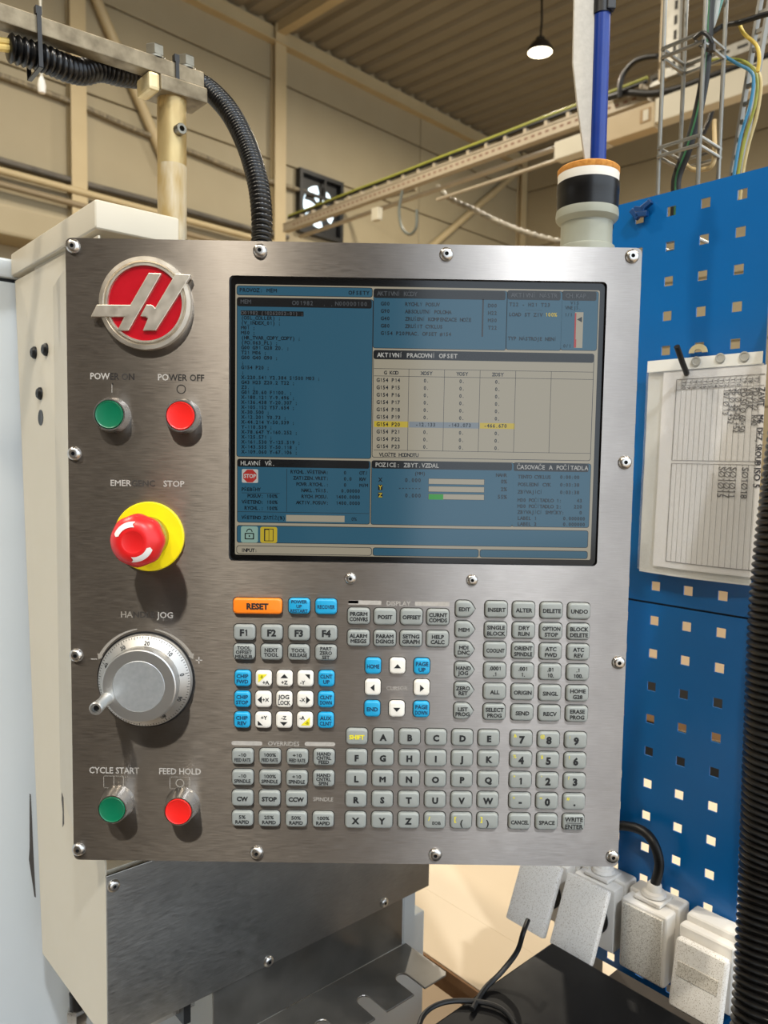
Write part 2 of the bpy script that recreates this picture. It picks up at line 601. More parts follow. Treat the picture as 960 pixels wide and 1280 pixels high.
for x, y, t in ((-1.15, -3.3, 'over the aisle in front of the control panel'), (3.2, -1.0, 'over the bay beside the tool board'),
                (-3.6, 1.6, 'over the light grey machine enclosure'), (5.6, 3.6, 'near the far end wall'), (-.6, 5.2, 'near the main panelled wall'),
                (-3.4, -2.6, 'over the left part of the aisle'), (1.25, -3.7, 'over the right part of the aisle')):
    cool = t.startswith('over the right part')  # cool lamp added unseen to brighten the sockets and the panel's right side
    lamp(Vector((x, y, zl)), 'round high-bay lamp ' + t, (.90, .95, 1.0) if cool else LAMP_COL, 270 if cool else LAMP_W)

# ================================================================== CONTROL PANEL
PW, PH = .498, .5555
cp = empty('control_panel', (0, .002, -PH / 2), 'brushed stainless machine control panel with screen, coloured keys, dial and stop button', 'control panel')
sTL, sBR, sTR, sBL = at(285.7, 344), at(747, 708.6), at(758.3, 352.5), at(286.5, 700)
sx0, sx1 = (sTL.x + sBL.x) / 2, (sTR.x + sBR.x) / 2
sz1, sz0 = (sTL.z + sTR.z) / 2, (sBL.z + sBR.z) / 2
# faceplate with the screen cut-out
def ringplate(outer, inner, y0, y1):
    n = len(outer)
    vs = []
    for L, yy in ((outer, y0), (inner, y0), (outer, y1), (inner, y1)):
        vs += [Vector((p.x, yy, p.z)) for p in L]
    fs = []
    for i in range(n):
        j = (i + 1) % n
        fs.append((i, n + i, n + j, j)[::-1])
        fs.append((2 * n + i, 2 * n + j, 3 * n + j, 3 * n + i)[::-1])
        fs.append((i, j, 2 * n + j, 2 * n + i))
        fs.append((n + i, 3 * n + i, 3 * n + j, n + j))
    return MB().add(vs, fs)
mbp = ringplate(rrect(-PW / 2, PW / 2, -PH / 2, PH / 2, .005), rrect(sx0, sx1, sz0, sz1, .004), 0, .004)
me_, o_ = mbp.mesh('faceplate', STEEL, 30)
bm = bmesh.new(); bm.from_mesh(me_); bmesh.ops.recalc_face_normals(bm, faces=bm.faces); bm.to_mesh(me_); bm.free()
put('faceplate', me_, o_, cp)
MB().prism([(-.14, .0045, 0), (.235, .0045, 0), (.235, .11, 0), (-.09, .11, 0), (-.14, .07, 0)], (0, 0, .53)).v
bb = MB().prism([Vector((x, y, -.265)) for x, y in ((-.14, .006), (.235, .006), (.235, .11), (-.09, .11), (-.14, .07))], (0, 0, .53)).build('back_box', CREAM, cp, 0)

# screws
sm = MB()
hexr = .0017
sm.lathe([(.0062, 0), (.0062, -.0003), (.0056, -.0018), (.0042, -.003), (.0030, -.0033), (hexr, -.0033)], (0, 0, 0), (0, 1, 0), 24)
screw_me, _ = sm.mesh('screw', PLATED, 35, Vector((0, 0, 0)))
hx = MB().lathe([(hexr * 1.05, -.0032), (hexr, -.0012), (0, -.0012)], (0, 0, 0), (0, 1, 0), 6)
sock_me, _ = hx.mesh('hex_socket', INK, 0, Vector((0, 0, 0)))
flg = MB().lathe([(.0085, 0), (.0085, -.0006), (.0062, -.0007), (.0062, 0)], (0, 0, 0), (0, 1, 0), 24)
for me in (screw_me, sock_me):
    b2 = bmesh.new(); b2.from_mesh(me); bmesh.ops.recalc_face_normals(b2, faces=b2.faces); b2.to_mesh(me); b2.free()
def screw(p, parent, rz=0.0, s=1.0):
    a = put('screw', screw_me, p, parent)
    a.rotation_euler.z = rz
    a.scale = (s, s, s)
    b = bpy.data.objects.new('hex_socket', sock_me)
    COL.objects.link(b)
    b.parent = a
    return a
for px, py in ((91.5, 308), (325, 313.5), (558, 318), (790, 320.5), (93, 567), (781, 578), (95.5, 819), (773, 828),
               (98.5, 1061.5), (321, 1065.5), (544, 1068), (765.5, 1070.5)):
    screw(at(px, py, 0), cp)
for px, py in ((438, 723), (590, 725)):
    screw(at(px, py, 0), cp, s=.85)

# ---- emblem
def lcrop(x0, y0, sc):
    return lambda x, y, Yp=0.0: at(x0 + x / sc, y0 + y / sc, Yp)
q = lcrop(100, 320, 6.4)
ec = q(527, 382, -.002)
rO = (q(897, 382, -.002) - ec).length
em = MB().lathe([(rO, .002), (rO, -.002), (rO * .985, -.0032), (rO * .90, -.0036), (rO * .865, -.0016), (rO * .855, -.0016), (rO * .84, -.0034), (rO * .80, -.0034), (rO * .79, -.0012), (rO * .7, -.0012)], ec, Y, 72).build('emblem_ring', SATIN, cp, 30)
tag(em, 'satin metal ring round the emblem')
dsk = MB().lathe([(rO * .80, .0018), (rO * .80, -.0014), (0, -.0016)], ec, Y, 72).build('emblem_disc', LOGORED, em)
for poly in ([(133, 388), (400, 390), (548, 134), (652, 138), (388, 597), (295, 597), (352, 488), (82, 488)],
             [(762, 141), (884, 148), (872, 178), (606, 597), (500, 597), (541, 500), (524, 487), (480, 482), (530, 388), (566, 388), (584, 396), (600, 415)]):
    pts = [q(x, y, -.006) for x, y in poly]
    MB().prism(pts, (0, .0042, 0)).build('emblem_bar', SATIN, em, 0, bevel=.0006, bseg=2)

# ---- illuminated push buttons
def button(px, py, face_r, h, base_r, m, label, conical):
    c = at(px, py, 0)
    Dm = 1.0
    if conical:
        prof = [(base_r, .001), (base_r, -.001), (base_r * .96, -.002), (base_r * .94, -.0035), (face_r * 1.13, -h + .002), (face_r * 1.10, -h), (face_r * 1.02, -h), (face_r * 1.0, -h + .0015)]
    else:
        prof = [(base_r, .001), (base_r, -.002), (base_r * .97, -.003), (base_r * .95, -h * .55), (face_r * 1.12, -h), (face_r * 1.03, -h), (face_r * 1.0, -h + .0015)]
    b = MB().lathe(prof, c, Y, 48).build('push_button', PLATED, cp)
    tag(b, label)
    f = face_r
    MB().lathe([(f * 1.005, -h + .003), (f * .995, -h + .0002), (f * .95, -h - .0006), (f * .9, -h - .0002), (f * .86, -h), (0, -h - .0002)], c, Y, 40).build('button_cap', m, b)
button(141, 519, .0122, .0095, .0155, GREEN, 'green round push button in plated ring under POWER ON', False)
button(229, 520.5, .0122, .0095, .0155, RED, 'red round push button in plated ring under POWER OFF', False)
button(147.5, 1002, .0117, .016, .0155, GREEN, 'green round push button in conical ring under CYCLE START', True)
button(228.5, 1004.5, .0117, .016, .0155, RED, 'red round push button in conical ring under FEED HOLD', True)

# ---- emergency stop
ec = at(187, 670.5, 0)
es = MB().lathe([(.0308, .001), (.0308, -.0022), (.030, -.003), (.0150, -.003)], ec, Y, 56).build('stop_button_plate', YELLOW, cp)
tag(es, 'yellow disc under the red emergency stop mushroom')
MB().lathe([(.0180, -.003), (.0180, -.010), (.0165, -.0115), (.0160, -.024)], ec, Y, 36).build('collar', mat('olive_collar', (168, 150, 20), .4, 0, (120, 108, 20), scale=90), es)
hd = []
R0 = .0222
segs = 48
prof = [(.0125, -.018), (.0155, -.022), (.0200, -.026), (R0, -.030), (R0, -.035), (.0205, -.0405), (.0165, -.0445), (.0130, -.0462), (.0095, -.0468), (.0088, -.0466), (.0084, -.0464), (0, -.0466)]
mbh = MB().lathe(prof, ec, Y, segs)
nring = len(prof) - 1
for i in (3, 4):
    for kk in range(segs):
        vtx = mbh.v[i * segs + kk]
        f = 1 + .022 * math.cos(8 * 2 * math.pi * kk / segs)
        mbh.v[i * segs + kk] = Vector((ec.x + (vtx.x - ec.x) * f, vtx.y, ec.z + (vtx.z - ec.z) * f))
head = MB(); head.v = mbh.v; head.f = mbh.f
head = head.build('mushroom_head', ESRED, es)
def esy(r):
    pr = [(.0088, -.0472), (.0095, -.0471), (.0130, -.0465), (.0165, -.0448), (.0205, -.0408)]
    for (r0, h0), (r1, h1) in zip(pr, pr[1:]):
        if r0 <= r <= r1:
            return h0 + (h1 - h0) * (r - r0) / (r1 - r0) - .00025
    return pr[-1][1]
def arcarrow(a0, a1, r0, r1, swallow=True):
    mb = MB()
    N = 14
    vs, fs = [], []
    for i in range(N + 1):
        t = math.radians(a0 + (a1 - a0) * i / N)
        for j in range(5):
            r = r0 + (r1 - r0) * j / 4
            notch = 0
            tt = t
            if i == 0:
                tt = t + math.radians(6) * (1 - abs(j - 2) / 2)
            if i == N:
                tt = t + math.radians(7) * (1 - abs(j - 2) / 2)
            vs.append(Vector((ec.x + r * math.cos(tt), ec.y + esy(r), ec.z + r * math.sin(tt))))
    for i in range(N):
        for j in range(4):
            a = i * 5 + j
            fs.append((a, a + 5, a + 6, a + 1))
    return mb.add(vs, fs)
for a0, a1 in ((158, 84), (-22, -96)):
    arcarrow(a0, a1, .0125, .0170).build('arrow_print', WHITEP, es, 60)

# ---- jog dial
jc = at(183, 849, 0)
RD = .0412
jd = MB().lathe([(RD * 1.02, .001), (RD * 1.02, -.003), (RD, -.0045), (RD * .995, -.006), (RD * .79, -.011)], jc, Y, 96).build('jog_dial', ALUDIAL, cp, 25)
tag(jd, 'round silver jog dial with engraved numbers and a crank pin')
MB().lathe([(RD * 1.06, .001), (RD * 1.06, -.0012), (RD, -.0013)], jc, Y, 64).build('gasket', BLACK, jd)
MB().lathe([(RD * .80, -.009), (RD * .80, -.0195), (RD * .785, -.0215), (RD * .76, -.022), (RD * .555, -.022), (RD * .55, -.0214)], jc, Y, 72).build('knob', ALU, jd, 25)
MB().lathe([(RD * .552, -.0205), (RD * .552, -.0217), (RD * .54, -.0221), (0, -.0221)], jc, Y, 64).build('knob_insert', mat('knob_label', (168, 172, 174), .4, .6, (184, 187, 188), scale=240, bump=.05), jd)
ta = math.radians(202.5)
pc = Vector((jc.x + RD * .735 * math.cos(ta), -.021, jc.z + RD * .735 * math.sin(ta)))
pn = MB().lathe([(.0058, .002), (.0058, -.003), (.0050, -.006), (.0050, -.016), (.0055, -.024), (.0055, -.0262), (.0048, -.0272), (.0033, -.0272), (.0033, -.0235), (0, -.0235)], pc, Y, 28).build('crank_pin', ALU, jd)
MB().lathe([(.0024, -.0235), (.0024, -.0255), (.0014, -.0255), (.0012, -.0245), (0, -.0245)], pc, Y, 12).build('pin_screw', BLACKST, pn)
tk = MB()
nums = MB()
def dial_y(r):
    return -(.006 + (RD * .995 - r) / (RD * .205) * .005) - .00015
for i in range(100):
    a = math.radians(12 + 3.6 * i)
    d = Vector((math.cos(a), 0, math.sin(a)))
    s_ = Vector((-math.sin(a), 0, math.cos(a)))
    r1 = RD * .985
    r0 = RD * (.915 if i % 10 == 0 else (.93 if i % 5 == 0 else .95))
    p0 = jc + d * r0; p0.y = dial_y(r0)
    p1 = jc + d * r1; p1.y = dial_y(r1)
    tk.add([p0 + s_ * .00027, p0 - s_ * .00027, p1 - s_ * .00027, p1 + s_ * .00027], [(0, 1, 2, 3)])
    if i % 10 == 0:
        rr = RD * .86
        o = jc + d * rr
        o.y = dial_y(rr) - .0004
        upn = (d * (RD * .205) + Vector((0, .005, 0))).normalized()
        text(nums, str(i), o, -s_, upn, .0037, wscale=.9, bold=.02)
tk.build('dial_ticks', INK, jd, 0)
nums.build('dial_numbers', INK, jd, 0)

# ---- printed lettering on the plate
YP = -.00015
def ptext(body, x, y, hpx, m, name='printed_label', bold=.012, fit=None, w=1.0, track=0.0, parent=None, align='C', Yp=YP, lead=1.35):
    p = at(x, y, 0)
    p.y = Yp
    h = hpx * .000707
    mb = text(MB(), body, p, X, Z, h, align, w, bold, None, track, lead, fit * .000707 if fit else None)
    return mb.build(name, m, parent or cp, 0)
def wornprint(parts, x0, x1, y, hpx, bold=.02):
    """word printed with some letters worn: parts = [(text, material)]"""
    full = ''.join(t for t, _ in parts)
    gs = [glyph(c, bold)[2] for c in full]
    a, b = at(x0, y, 0), at(x1, y, 0)
    h = hpx * .000707
    sc = h / CAPH
    ws = (b.x - a.x) / (sum(gs) * sc)
    cur = a.x
    i = 0
    for t, m in parts:
        wd = sum(gs[i:i + len(t)]) * sc * ws
        if m:
            text(MB(), t, Vector((cur, YP, a.z)), X, Z, h, 'L', ws, bold).build('printed_label', m, cp, 0)
        cur += wd
        i += len(t)
wornprint([('POW', PRINT), ('ER ', PRINTBLK), ('O', PRINTGREY), ('N', PRINTBLK)], 112.4, 168.5, 470, 7.6)
wornprint([('PO', PRINT), ('WER ', PRINTBLK), ('O', PRINTGREY), ('FF', PRINTBLK)], 197, 255.5, 471.5, 7.6)
wornprint([('EMER', PRINT), ('GENC', PRINTGREY), ('Y', None), (' STOP', PRINT)], 137.6, 230.5, 603.5, 7.2)
wornprint([('HA', PRINTMID), ('NDLE', PRINTGREY), (' JOG', PRINT)], 150.6, 216.8, 768, 7.4)
wornprint([('CYCLE STAR', PRINT), ('T', PRINTMID)], 111.3, 174, 962.5, 7.8)
wornprint([('FEED HOLD', PRINT)], 198.4, 251.4, 963.8, 7.8)
def ringprint(px, py, r, wd, m, seg=32):
    c = at(px, py, 0)
    vs, fs = [], []
    for i in range(seg):
        t = 2 * math.pi * i / seg
        for rr in (r - wd / 2, r + wd / 2):
            vs.append(Vector((c.x + rr * math.cos(t), YP, c.z + rr * math.sin(t))))
    for i in range(seg):
        a, b = 2 * i, 2 * ((i + 1) % seg)
        fs.append((a, b, b + 1, a + 1))
    MB().add(vs, fs).build('printed_symbol', m, cp, 0)
def barprint(x0, y0, x1, y1, m, rnd=0, name='printed_bar'):
    a, b = at(x0, y0, 0), at(x1, y1, 0)
    r = min(abs(b.x - a.x), abs(a.z - b.z)) * .49 if rnd else 1e-5
    MB().add([p for p in rrect(min(a.x, b.x), max(a.x, b.x), min(a.z, b.z), max(a.z, b.z), r, 4 if rnd else 1, YP)], [tuple(range(20 if rnd else 8))[::-1]]).build(name, m, cp, 0)
ringprint(226.5, 486.5, .0037, .0008, PRINTBLK)
barprint(139.6, 480, 140.4, 491, PRINT, name='printed_symbol')
barprint(140, 479, 141.6, 481.2, PRINTBLK, name='printed_symbol')
for x0, y0 in ((129.3, 969.6), (212, 970.8)):
    for (a, b, c, d) in ((0, 0, 25.6, .9), (0, 14.6, 25.6, 15.5), (0, 0, .9, 15.5), (24.7, 0, 25.6, 15.5)):
        barprint(x0 + a, y0 + b, x0 + c, y0 + d, PRINTMID, name='printed_symbol')
barprint(142, 970.5, 142.9, 984.6, PRINTMID, name='printed_symbol')
ringprint(225, 978.8, .0035, .0009, PRINTMID)
barprint(113.5, 823.2, 121.5, 824.4, PRINT, name='printed_symbol')
barprint(244.5, 824.6, 253, 826, PRINT, name='printed_symbol')
barprint(248, 821, 249.4, 829.6, PRINT, name='printed_symbol')
for a0, a1 in ((100, 152), (80, 30)):
    vs, fs = [], []
    N = 16
    for i in range(N + 1):
        t = math.radians(a0 + (a1 - a0) * i / N)
        hw = .0006 + .0009 * i / N
        for rr in (RD * 1.12 - hw, RD * 1.12 + hw):
            vs.append(Vector((jc.x + rr * math.cos(t), YP, jc.z + rr * math.sin(t))))
    fs = [(2 * i, 2 * i + 1, 2 * i + 3, 2 * i + 2) for i in range(N)]
    t = math.radians(a1)
    t2 = math.radians(a1 + (6 if a1 > a0 else -6))
    b0 = len(vs)
    vs += [Vector((jc.x + rr * math.cos(t), YP, jc.z + rr * math.sin(t))) for rr in (RD * 1.12 - .0032, RD * 1.12 + .0032)]
    vs += [Vector((jc.x + RD * 1.12 * math.cos(t2), YP, jc.z + RD * 1.12 * math.sin(t2)))]
    fs.append((b0, b0 + 1, b0 + 2))
    MB().add(vs, fs).build('printed_arrow', PRINTMID, cp, 0)
barprint(435.5, 750.2, 476.6, 756.2, PRINT)
barprint(435.5, 750.6, 448, 754.4, PRINTBLK)
barprint(518.8, 752, 561.7, 758, PRINT)
ptext('DISPLAY', 498, 754.3, 5.6, PRINT, fit=34)
barprint(289.4, 926.1, 328, 932, PRINT, 1)
barprint(380.8, 927.2, 419, 932.9, PRINT, 1)
ptext('OVERRIDES', 354.6, 929.5, 5.4, PRINT, fit=45)
ptext('CURSOR', 496.1, 860.2, 4.8, PRINT, fit=27, bold=.005)
ptext('SPINDLE', 404, 999, 5.2, PRINT, fit=26, bold=.005)

# ---- keys
KM = {}
def keymesh(wpx, hpx, m, pointed=False):
    kk = (wpx, hpx, m.name, pointed)
    if kk in KM:
        return KM[kk]
    w2, h2 = wpx * .000707 / 2, hpx * .000707 / 2
    def loop(ins, y):
        r = max(.0008, .0034 - ins * .8)
        L = rrect(-w2 + ins, w2 - ins, -h2 + ins, h2 - ins, r, 4, y)
        if pointed:
            out = []
            for p in L:
                f = abs(p.z) / (h2 - ins)
                if p.x > 0:
                    p = Vector((p.x - .0042 * max(0, f - .06), p.y, p.z))
                out.append(p)
            # add the nose
            nose = Vector((w2 - ins + .0006, y, 0))
            out = out[-1:] + out[:-1]
            i = max(range(len(out)), key=lambda j: 0)
            L = out[1:] + out[:1]
            L = L + [nose]
        return L
    steps = [(0, .0005), (0, -.0022), (.0004, -.0030), (.0011, -.0036), (.0020, -.0038)]
    loops = [loop(a, b) for a, b in steps]
    n = len(loops[0])
    vs = [p for L in loops for p in L]
    fs = []
    for s_ in range(len(loops) - 1):
        for i in range(n):
            j = (i + 1) % n
            fs.append((s_ * n + i, s_ * n + j, (s_ + 1) * n + j, (s_ + 1) * n + i))
    fs.append(tuple((len(loops) - 1) * n + i for i in range(n)))
    mb = MB().add(vs, fs)
    me, _ = mb.mesh('key', m, 50, Vector((0, 0, 0)))
    b2 = bmesh.new(); b2.from_mesh(me); bmesh.ops.recalc_face_normals(b2, faces=b2.faces); b2.to_mesh(me); b2.free()
    # dark gap round the key
    ins = -.0008
    L0 = loop(ins, -.0001)
    gm = MB().add(L0, [tuple(range(len(L0)))]).mesh('key_gap', KEYGAP, 0, Vector((0, 0, 0)))[0]
    KM[kk] = (me, gm)
    return KM[kk]
KY = -.0040
def key(px, py, wpx, hpx, m, legend, hpl, ink=INK, pointed=False, bold=0.030, lead=1.3, wmax=None, fx=0):
    c = at(px, py, -.002)
    c.y = 0
    me, gm = keymesh(wpx, hpx, m, pointed)
    ko = put('key', me, c, cp)
    g = bpy.data.objects.new('key_gap', gm)
    COL.objects.link(g)
    g.parent = ko
    if legend:
        p = Vector((c.x + fx * .000707, KY, c.z))
        mb = text(MB(), legend, p, X, Z, hpl * 1.07 * .000707, 'C', 1.0, bold, None, 0, lead, (wmax or wpx - 5) * .000707)
        mb.build('legend', ink, ko, 0)
    return ko
def subtext(ko, body, dx, dz, hpx, ink, bold=0.028, name='legend', w=1.0):
    c = wloc(ko)
    p = Vector((c.x + dx * .000707, KY, c.z + dz * .000707))
    text(MB(), body, p, X, Z, hpx * .000707, 'C', w, bold).build(name, ink, ko, 0)
def arrow(ko, pts, ink=INK):
    c = wloc(ko)
    MB().add([Vector((c.x + x * .000707, KY, c.z + z * .000707)) for x, z in pts], [tuple(range(len(pts)))]).build('arrow_print', ink, ko, 0)

key(322, 757.5, 61.5, 20, KEYORANGE, 'RESET', 6.6, bold=0.048)
key(374, 757.4, 27, 19.6, KEYBLUE, 'POWER\nUP\nRESTART', 3.6, INKBLUE, lead=1.5)
key(407.6, 758.2, 27, 19.6, KEYBLUE, 'RECOVER', 4.2, INKBLUE)
for i, t in enumerate(('F1', 'F2', 'F3', 'F4')):
    key(305.6 + i * 34.1, 790.3 + i * .35, 27, 19.6, KEYGREY, t, 7.4, bold=0.048)
for i, t in enumerate(('TOOL\nOFFSET\nMEASUR', 'NEXT\nTOOL', 'TOOL\nRELEASE', 'PART\nZERO\nSET')):
    key(305.2 + i * 34.1, 814.6 + i * .35, 27, 19.6, KEYGREY, t, 3.9 if t.count('\n') == 2 else 4.2, lead=1.35)
jr = [('CHIP\nFWD', 0, 'CLNT\nUP'), ('CHIP\nSTOP', 1, 'CLNT\nDOWN'), ('CHIP\nREV', 2, 'AUX\nCLNT')]
for lft, r, rgt in jr:
    y = 847.8 + 26 * r
    x0 = 303.4 - .35 * r
    for c in range(5):
        px, py = x0 + 26.15 * c, y + .12 * c
        if c in (0, 4):
            key(px, py, 20.4, 20.4, KEYBLUE, lft if c == 0 else rgt, 4.3, INKBLUE, lead=1.5)
            continue
        ko = key(px, py, 20.4, 20.4, KEYWHITE, 'JOG\nLOCK' if (r, c) == (1, 2) else '', 4.8, lead=1.45)
        if (r, c) == (0, 1):
            arrow(ko, [(-6.5, 6), (5, 6), (-6.5, -5)], INKYEL); subtext(ko, '-B', -2.5, 2.6, 3.4, INK, .01); subtext(ko, '+A', 3, -4.6, 4.5, INK, .03)
        if (r, c) == (0, 2):
            arrow(ko, [(-5, 1.2), (5, 1.2), (0, 6.4)]); subtext(ko, '+Z', 0, -4.4, 4.5, INK, .03)
        if (r, c) == (0, 3):
            arrow(ko, [(-.5, 6.2), (5.8, 6.2), (5.8, -.4)]); subtext(ko, '-Y', -3.5, -4.4, 4.5, INK, .03)
        if (r, c) == (1, 1):
            arrow(ko, [(-7, 0), (-1.6, 5), (-1.6, -5)]); subtext(ko, '+X', 3.2, 0, 4.5, INK, .03)
        if (r, c) == (1, 3):
            arrow(ko, [(6.6, 0), (1.4, 5), (1.4, -5)]); subtext(ko, '-X', -3.4, 0, 4.5, INK, .03)
        if (r, c) == (2, 1):
            arrow(ko, [(-6.4, 0), (-6.4, -6.2), (.2, -6.2)]); subtext(ko, '+Y', 1.4, 3.8, 4.5, INK, .03)
        if (r, c) == (2, 2):
            arrow(ko, [(-5, -1.6), (5, -1.6), (0, -6.6)]); subtext(ko, '-Z', 0, 3.8, 4.5, INK, .03)
        if (r, c) == (2, 3):
            arrow(ko, [(6.5, 5), (6.5, -6), (-5, -6)], INKYEL); subtext(ko, '-B', 2.8, -3, 3.4, INK, .01); subtext(ko, '-A', -3.4, 3.8, 4.5, INK, .03)
def grid(origin, sc, pts, w, h, m, legends, hp, **kw):
    out = []
    for (x, y), t in zip(pts, legends):
        hh = hp
        out.append(key(origin[0] + x / sc, origin[1] + y / sc, w, h, m, t, hh(t) if callable(hh) else hh, **kw))
    return out
two = lambda t: 4.4
grid((425, 735), 6.4, [(150, 225), (360, 229), (572, 231), (783, 234), (148, 400), (358, 403), (568, 405), (780, 408)], 28, 20.8, KEYGREY,
     ['PRGRM\nCONVRS', 'POSIT', 'OFFSET', 'CURNT\nCOMDS', 'ALARM\nMESGS', 'PARAM\nDGNOS', 'SETNG\nGRAPH', 'HELP\nCALC'], two, bold=0.038, lead=1.4)
cur = grid((425, 735), 6.4, [(265, 623), (655, 627), (258, 965), (650, 970)], 20, 20.6, KEYBLUE, ['HOME', 'PAGE\nUP', 'END', 'PAGE\nDOWN'], 4.6, ink=INKBLUE, lead=1.5, wmax=16)
for (x, y), pts in zip([(460, 623), (262, 793), (653, 797), (454, 967)],
                       [[(-4.6, -2.4), (4.6, -2.4), (0, 3)], [(-3, 0), (2.2, 4.6), (2.2, -4.6)], [(3, 0), (-2.2, 4.6), (-2.2, -4.6)], [(-4.6, 2.4), (4.6, 2.4), (0, -3)]]):
    ko = key(425 + x / 6.4, 735 + y / 6.4, 20, 20.6, KEYWHITE, '', 4)
    arrow(ko, pts)
grid((560, 740), 5.053, [(108, 107), (105.5, 236), (103.5, 364), (102, 493), (99.5, 620), (97, 752)], 24, 20.8, KEYGREY,
     ['EDIT', 'MEM', 'MDI\nDNC', 'HAND\nJOG', 'ZERO\nRET', 'LIST\nPROG'], 4.4, pointed=True, bold=0.033, lead=1.35, fx=-1.2)
rows = [[(305, 110), (478, 113), (653, 117), (827, 121)], [(301, 241), (477, 243), (650, 248), (824, 251)], [(297, 367), (473, 371), (647, 376), (822, 380)],
        [(296, 497), (472, 500), (645, 505), (819, 509)], [(294, 629), (470, 632), (643, 638), (816, 641)], [(292, 758), (468, 762), (640, 766), (813, 770)]]
legs = ['INSERT', 'ALTER', 'DELETE', 'UNDO', 'SINGLE\nBLOCK', 'DRY\nRUN', 'OPTION\nSTOP', 'BLOCK\nDELETE', 'COOLNT', 'ORIENT\nSPINDLE', 'ATC\nFWD', 'ATC\nREV',
        '.0001\n.1', '.001\n1.', '.01\n10.', '.1\n100.', 'ALL', 'ORIGIN', 'SINGL', 'HOME\nG28', 'SELECT\nPROG', 'SEND', 'RECV', 'ERASE\nPROG']
grid((560, 740), 5.053, [p for r in rows for p in r], 28, 20.6, KEYGREY, legs, 4.5, bold=0.033, lead=1.55)
ov = [[(150, 195), (368, 195), (587, 199), (800, 202)], [(150, 363), (368, 366), (583, 369), (797, 372)], [(148, 528), (364, 530), (578, 533)], [(148, 690), (362, 693), (578, 697), (793, 700)]]
big = ['-10', '100%', '+10', None, '-10', '100%', '+10', None, None, None, None, '5%', '25%', '50%', '100%']
small = ['FEED RATE'] * 3 + ['HAND\nCNTRL\nFEED'] + ['SPINDLE'] * 3 + ['HAND\nCNTRL\nSPIN', 'CW', 'STOP', 'CCW'] + ['RAPID'] * 4
for (x, y), b, s_ in zip([p for r in ov for p in r], big, small):
    px, py = 280 + x / 6.4, 915 + y / 6.4
    if b:
        ko = key(px, py, 27.2, 19.8, KEYGREY, '', 4)
        subtext(ko, b, 0, 2.9, 4.4, INK, .025, w=1.15)
        text(MB(), s_, Vector((wloc(ko).x, KY, wloc(ko).z - 3.7 * .000707)), X, Z, 4.4 * .000707, 'C', 1, .03, fit=21 * .000707).build('legend', INK, ko, 0)
    elif '\n' in s_:
        key(px, py, 27.2, 20.6, KEYGREY, s_, 3.9, bold=0.033, lead=1.28, wmax=19)
    else:
        key(px, py, 27.2, 20.4, KEYGREY, s_, 5.0, bold=0.048)
al = ['SHIFT'] + list('ABCDEFGHIJKLMNOPQRSTUVWXYZ') + ['EOB', '(', ')']
for i, t in enumerate(al):
    r, c = divmod(i, 6)
    px = 425 + (94 + 147.2 * c - 1.75 * r) / 4.465
    py = 900 + (92 + 116.5 * r + (1.8 - .2 * r) * c) / 4.465
    if t == 'SHIFT':
        key(px, py, 27, 20.8, KEYGREY, t, 4.8, INKYEL, bold=0.048)
    elif t == 'EOB':
        ko = key(px, py, 27, 20.8, KEYGREY, '', 4); subtext(ko, t, 2, -2.2, 4, INK, .02); subtext(ko, '/', -7.4, 3.6, 5, INKYEL)
    elif t in '()':
        ko = key(px, py, 27, 20.8, KEYGREY, '', 4); subtext(ko, t, 0, -1.6, 7.4, INK, .03); subtext(ko, '[' if t == '(' else ']', -8, 3.4, 5.6, INKYEL)
    else:
        key(px, py, 27, 20.8, KEYGREY, t, 7.0, bold=0.053)
nm = [('7', '&'), ('8', '@'), ('9', ':'), ('4', '%'), ('5', '$'), ('6', '!'), ('1', '*'), ('2', "'"), ('3', '?'), ('-', '+'), ('0', '='), ('.', '#')]
for i in range(15):
    r, c = divmod(i, 3)
    px = 600 + (261 + 172 * c - 3 * r - .4 * r * c) / 5.053
    py = 900 + (120 + 130.2 * r + (4.4 - .5 * r) * c) / 5.053
    if r == 4:
        ko = key(px, py, 28, 20.8, KEYGREY, ('CANCEL', 'SPACE', 'WRITE\nENTER')[c], 4.6 if c < 2 else 5.2, bold=0.028, lead=1.7)
        if c == 2:
            w_ = wloc(ko)
            MB().box(Vector((w_.x, KY, w_.z)), X * .0066, Y * .00005, Z * .00025).build('legend', INK, ko, 0)
    else:
        ko = key(px, py, 28, 20.8, KEYGREY, '', 4)
        t, sm_ = nm[i]
        subtext(ko, t, 0, 0, 8.6 if t not in '-.' else 8, INK, .055)
        subtext(ko, sm_, -8.4, 5.2, 4.2, INKYEL, .01)

# ---- display
YS = .0030
SG = MB().box(Vector(((sx0 + sx1) / 2, YS + .0012, (sz0 + sz1) / 2)), X * (sx1 - sx0) / 2, Y * .0008, Z * (sz1 - sz0) / 2).build('display_screen', GLASSBLK, cp, 0)
tag(SG, 'glossy black screen with blue and cream data windows')
class Scr:
    lay = YS + .0003
def sat(px, py):
    return at(px, py, YS)
def srect(x0, y0, x1, y1, m, r=1.6, lay=1, name='screen_window', parent=None, round_=True):
    a, b = sat(x0, y0), sat(x1, y1)
    rr = r * .0007 if round_ else 1e-5
    L = rrect(a.x, b.x, b.z, a.z, rr, 3 if round_ else 1, YS + .0003 - lay * .00012)
    return MB().add(L, [tuple(range(len(L)))[::-1]]).build(name, m, parent or SG, 0)
STX = {}
def stext(body, x, y, hpx, m, align='L', cw=None, bold=.014):
    p = sat(x, y)
    p.y = YS + .0003 - 6 * .00012
    mb = STX.setdefault(len(STX), (MB(), m))[0]
    text(mb, body, p, X, Z, hpx * .00071, align, .92, bold, (cw * .00071) if cw else None)
srect(294.3, 355, 738, 700, S_CREAM, 2, 0)
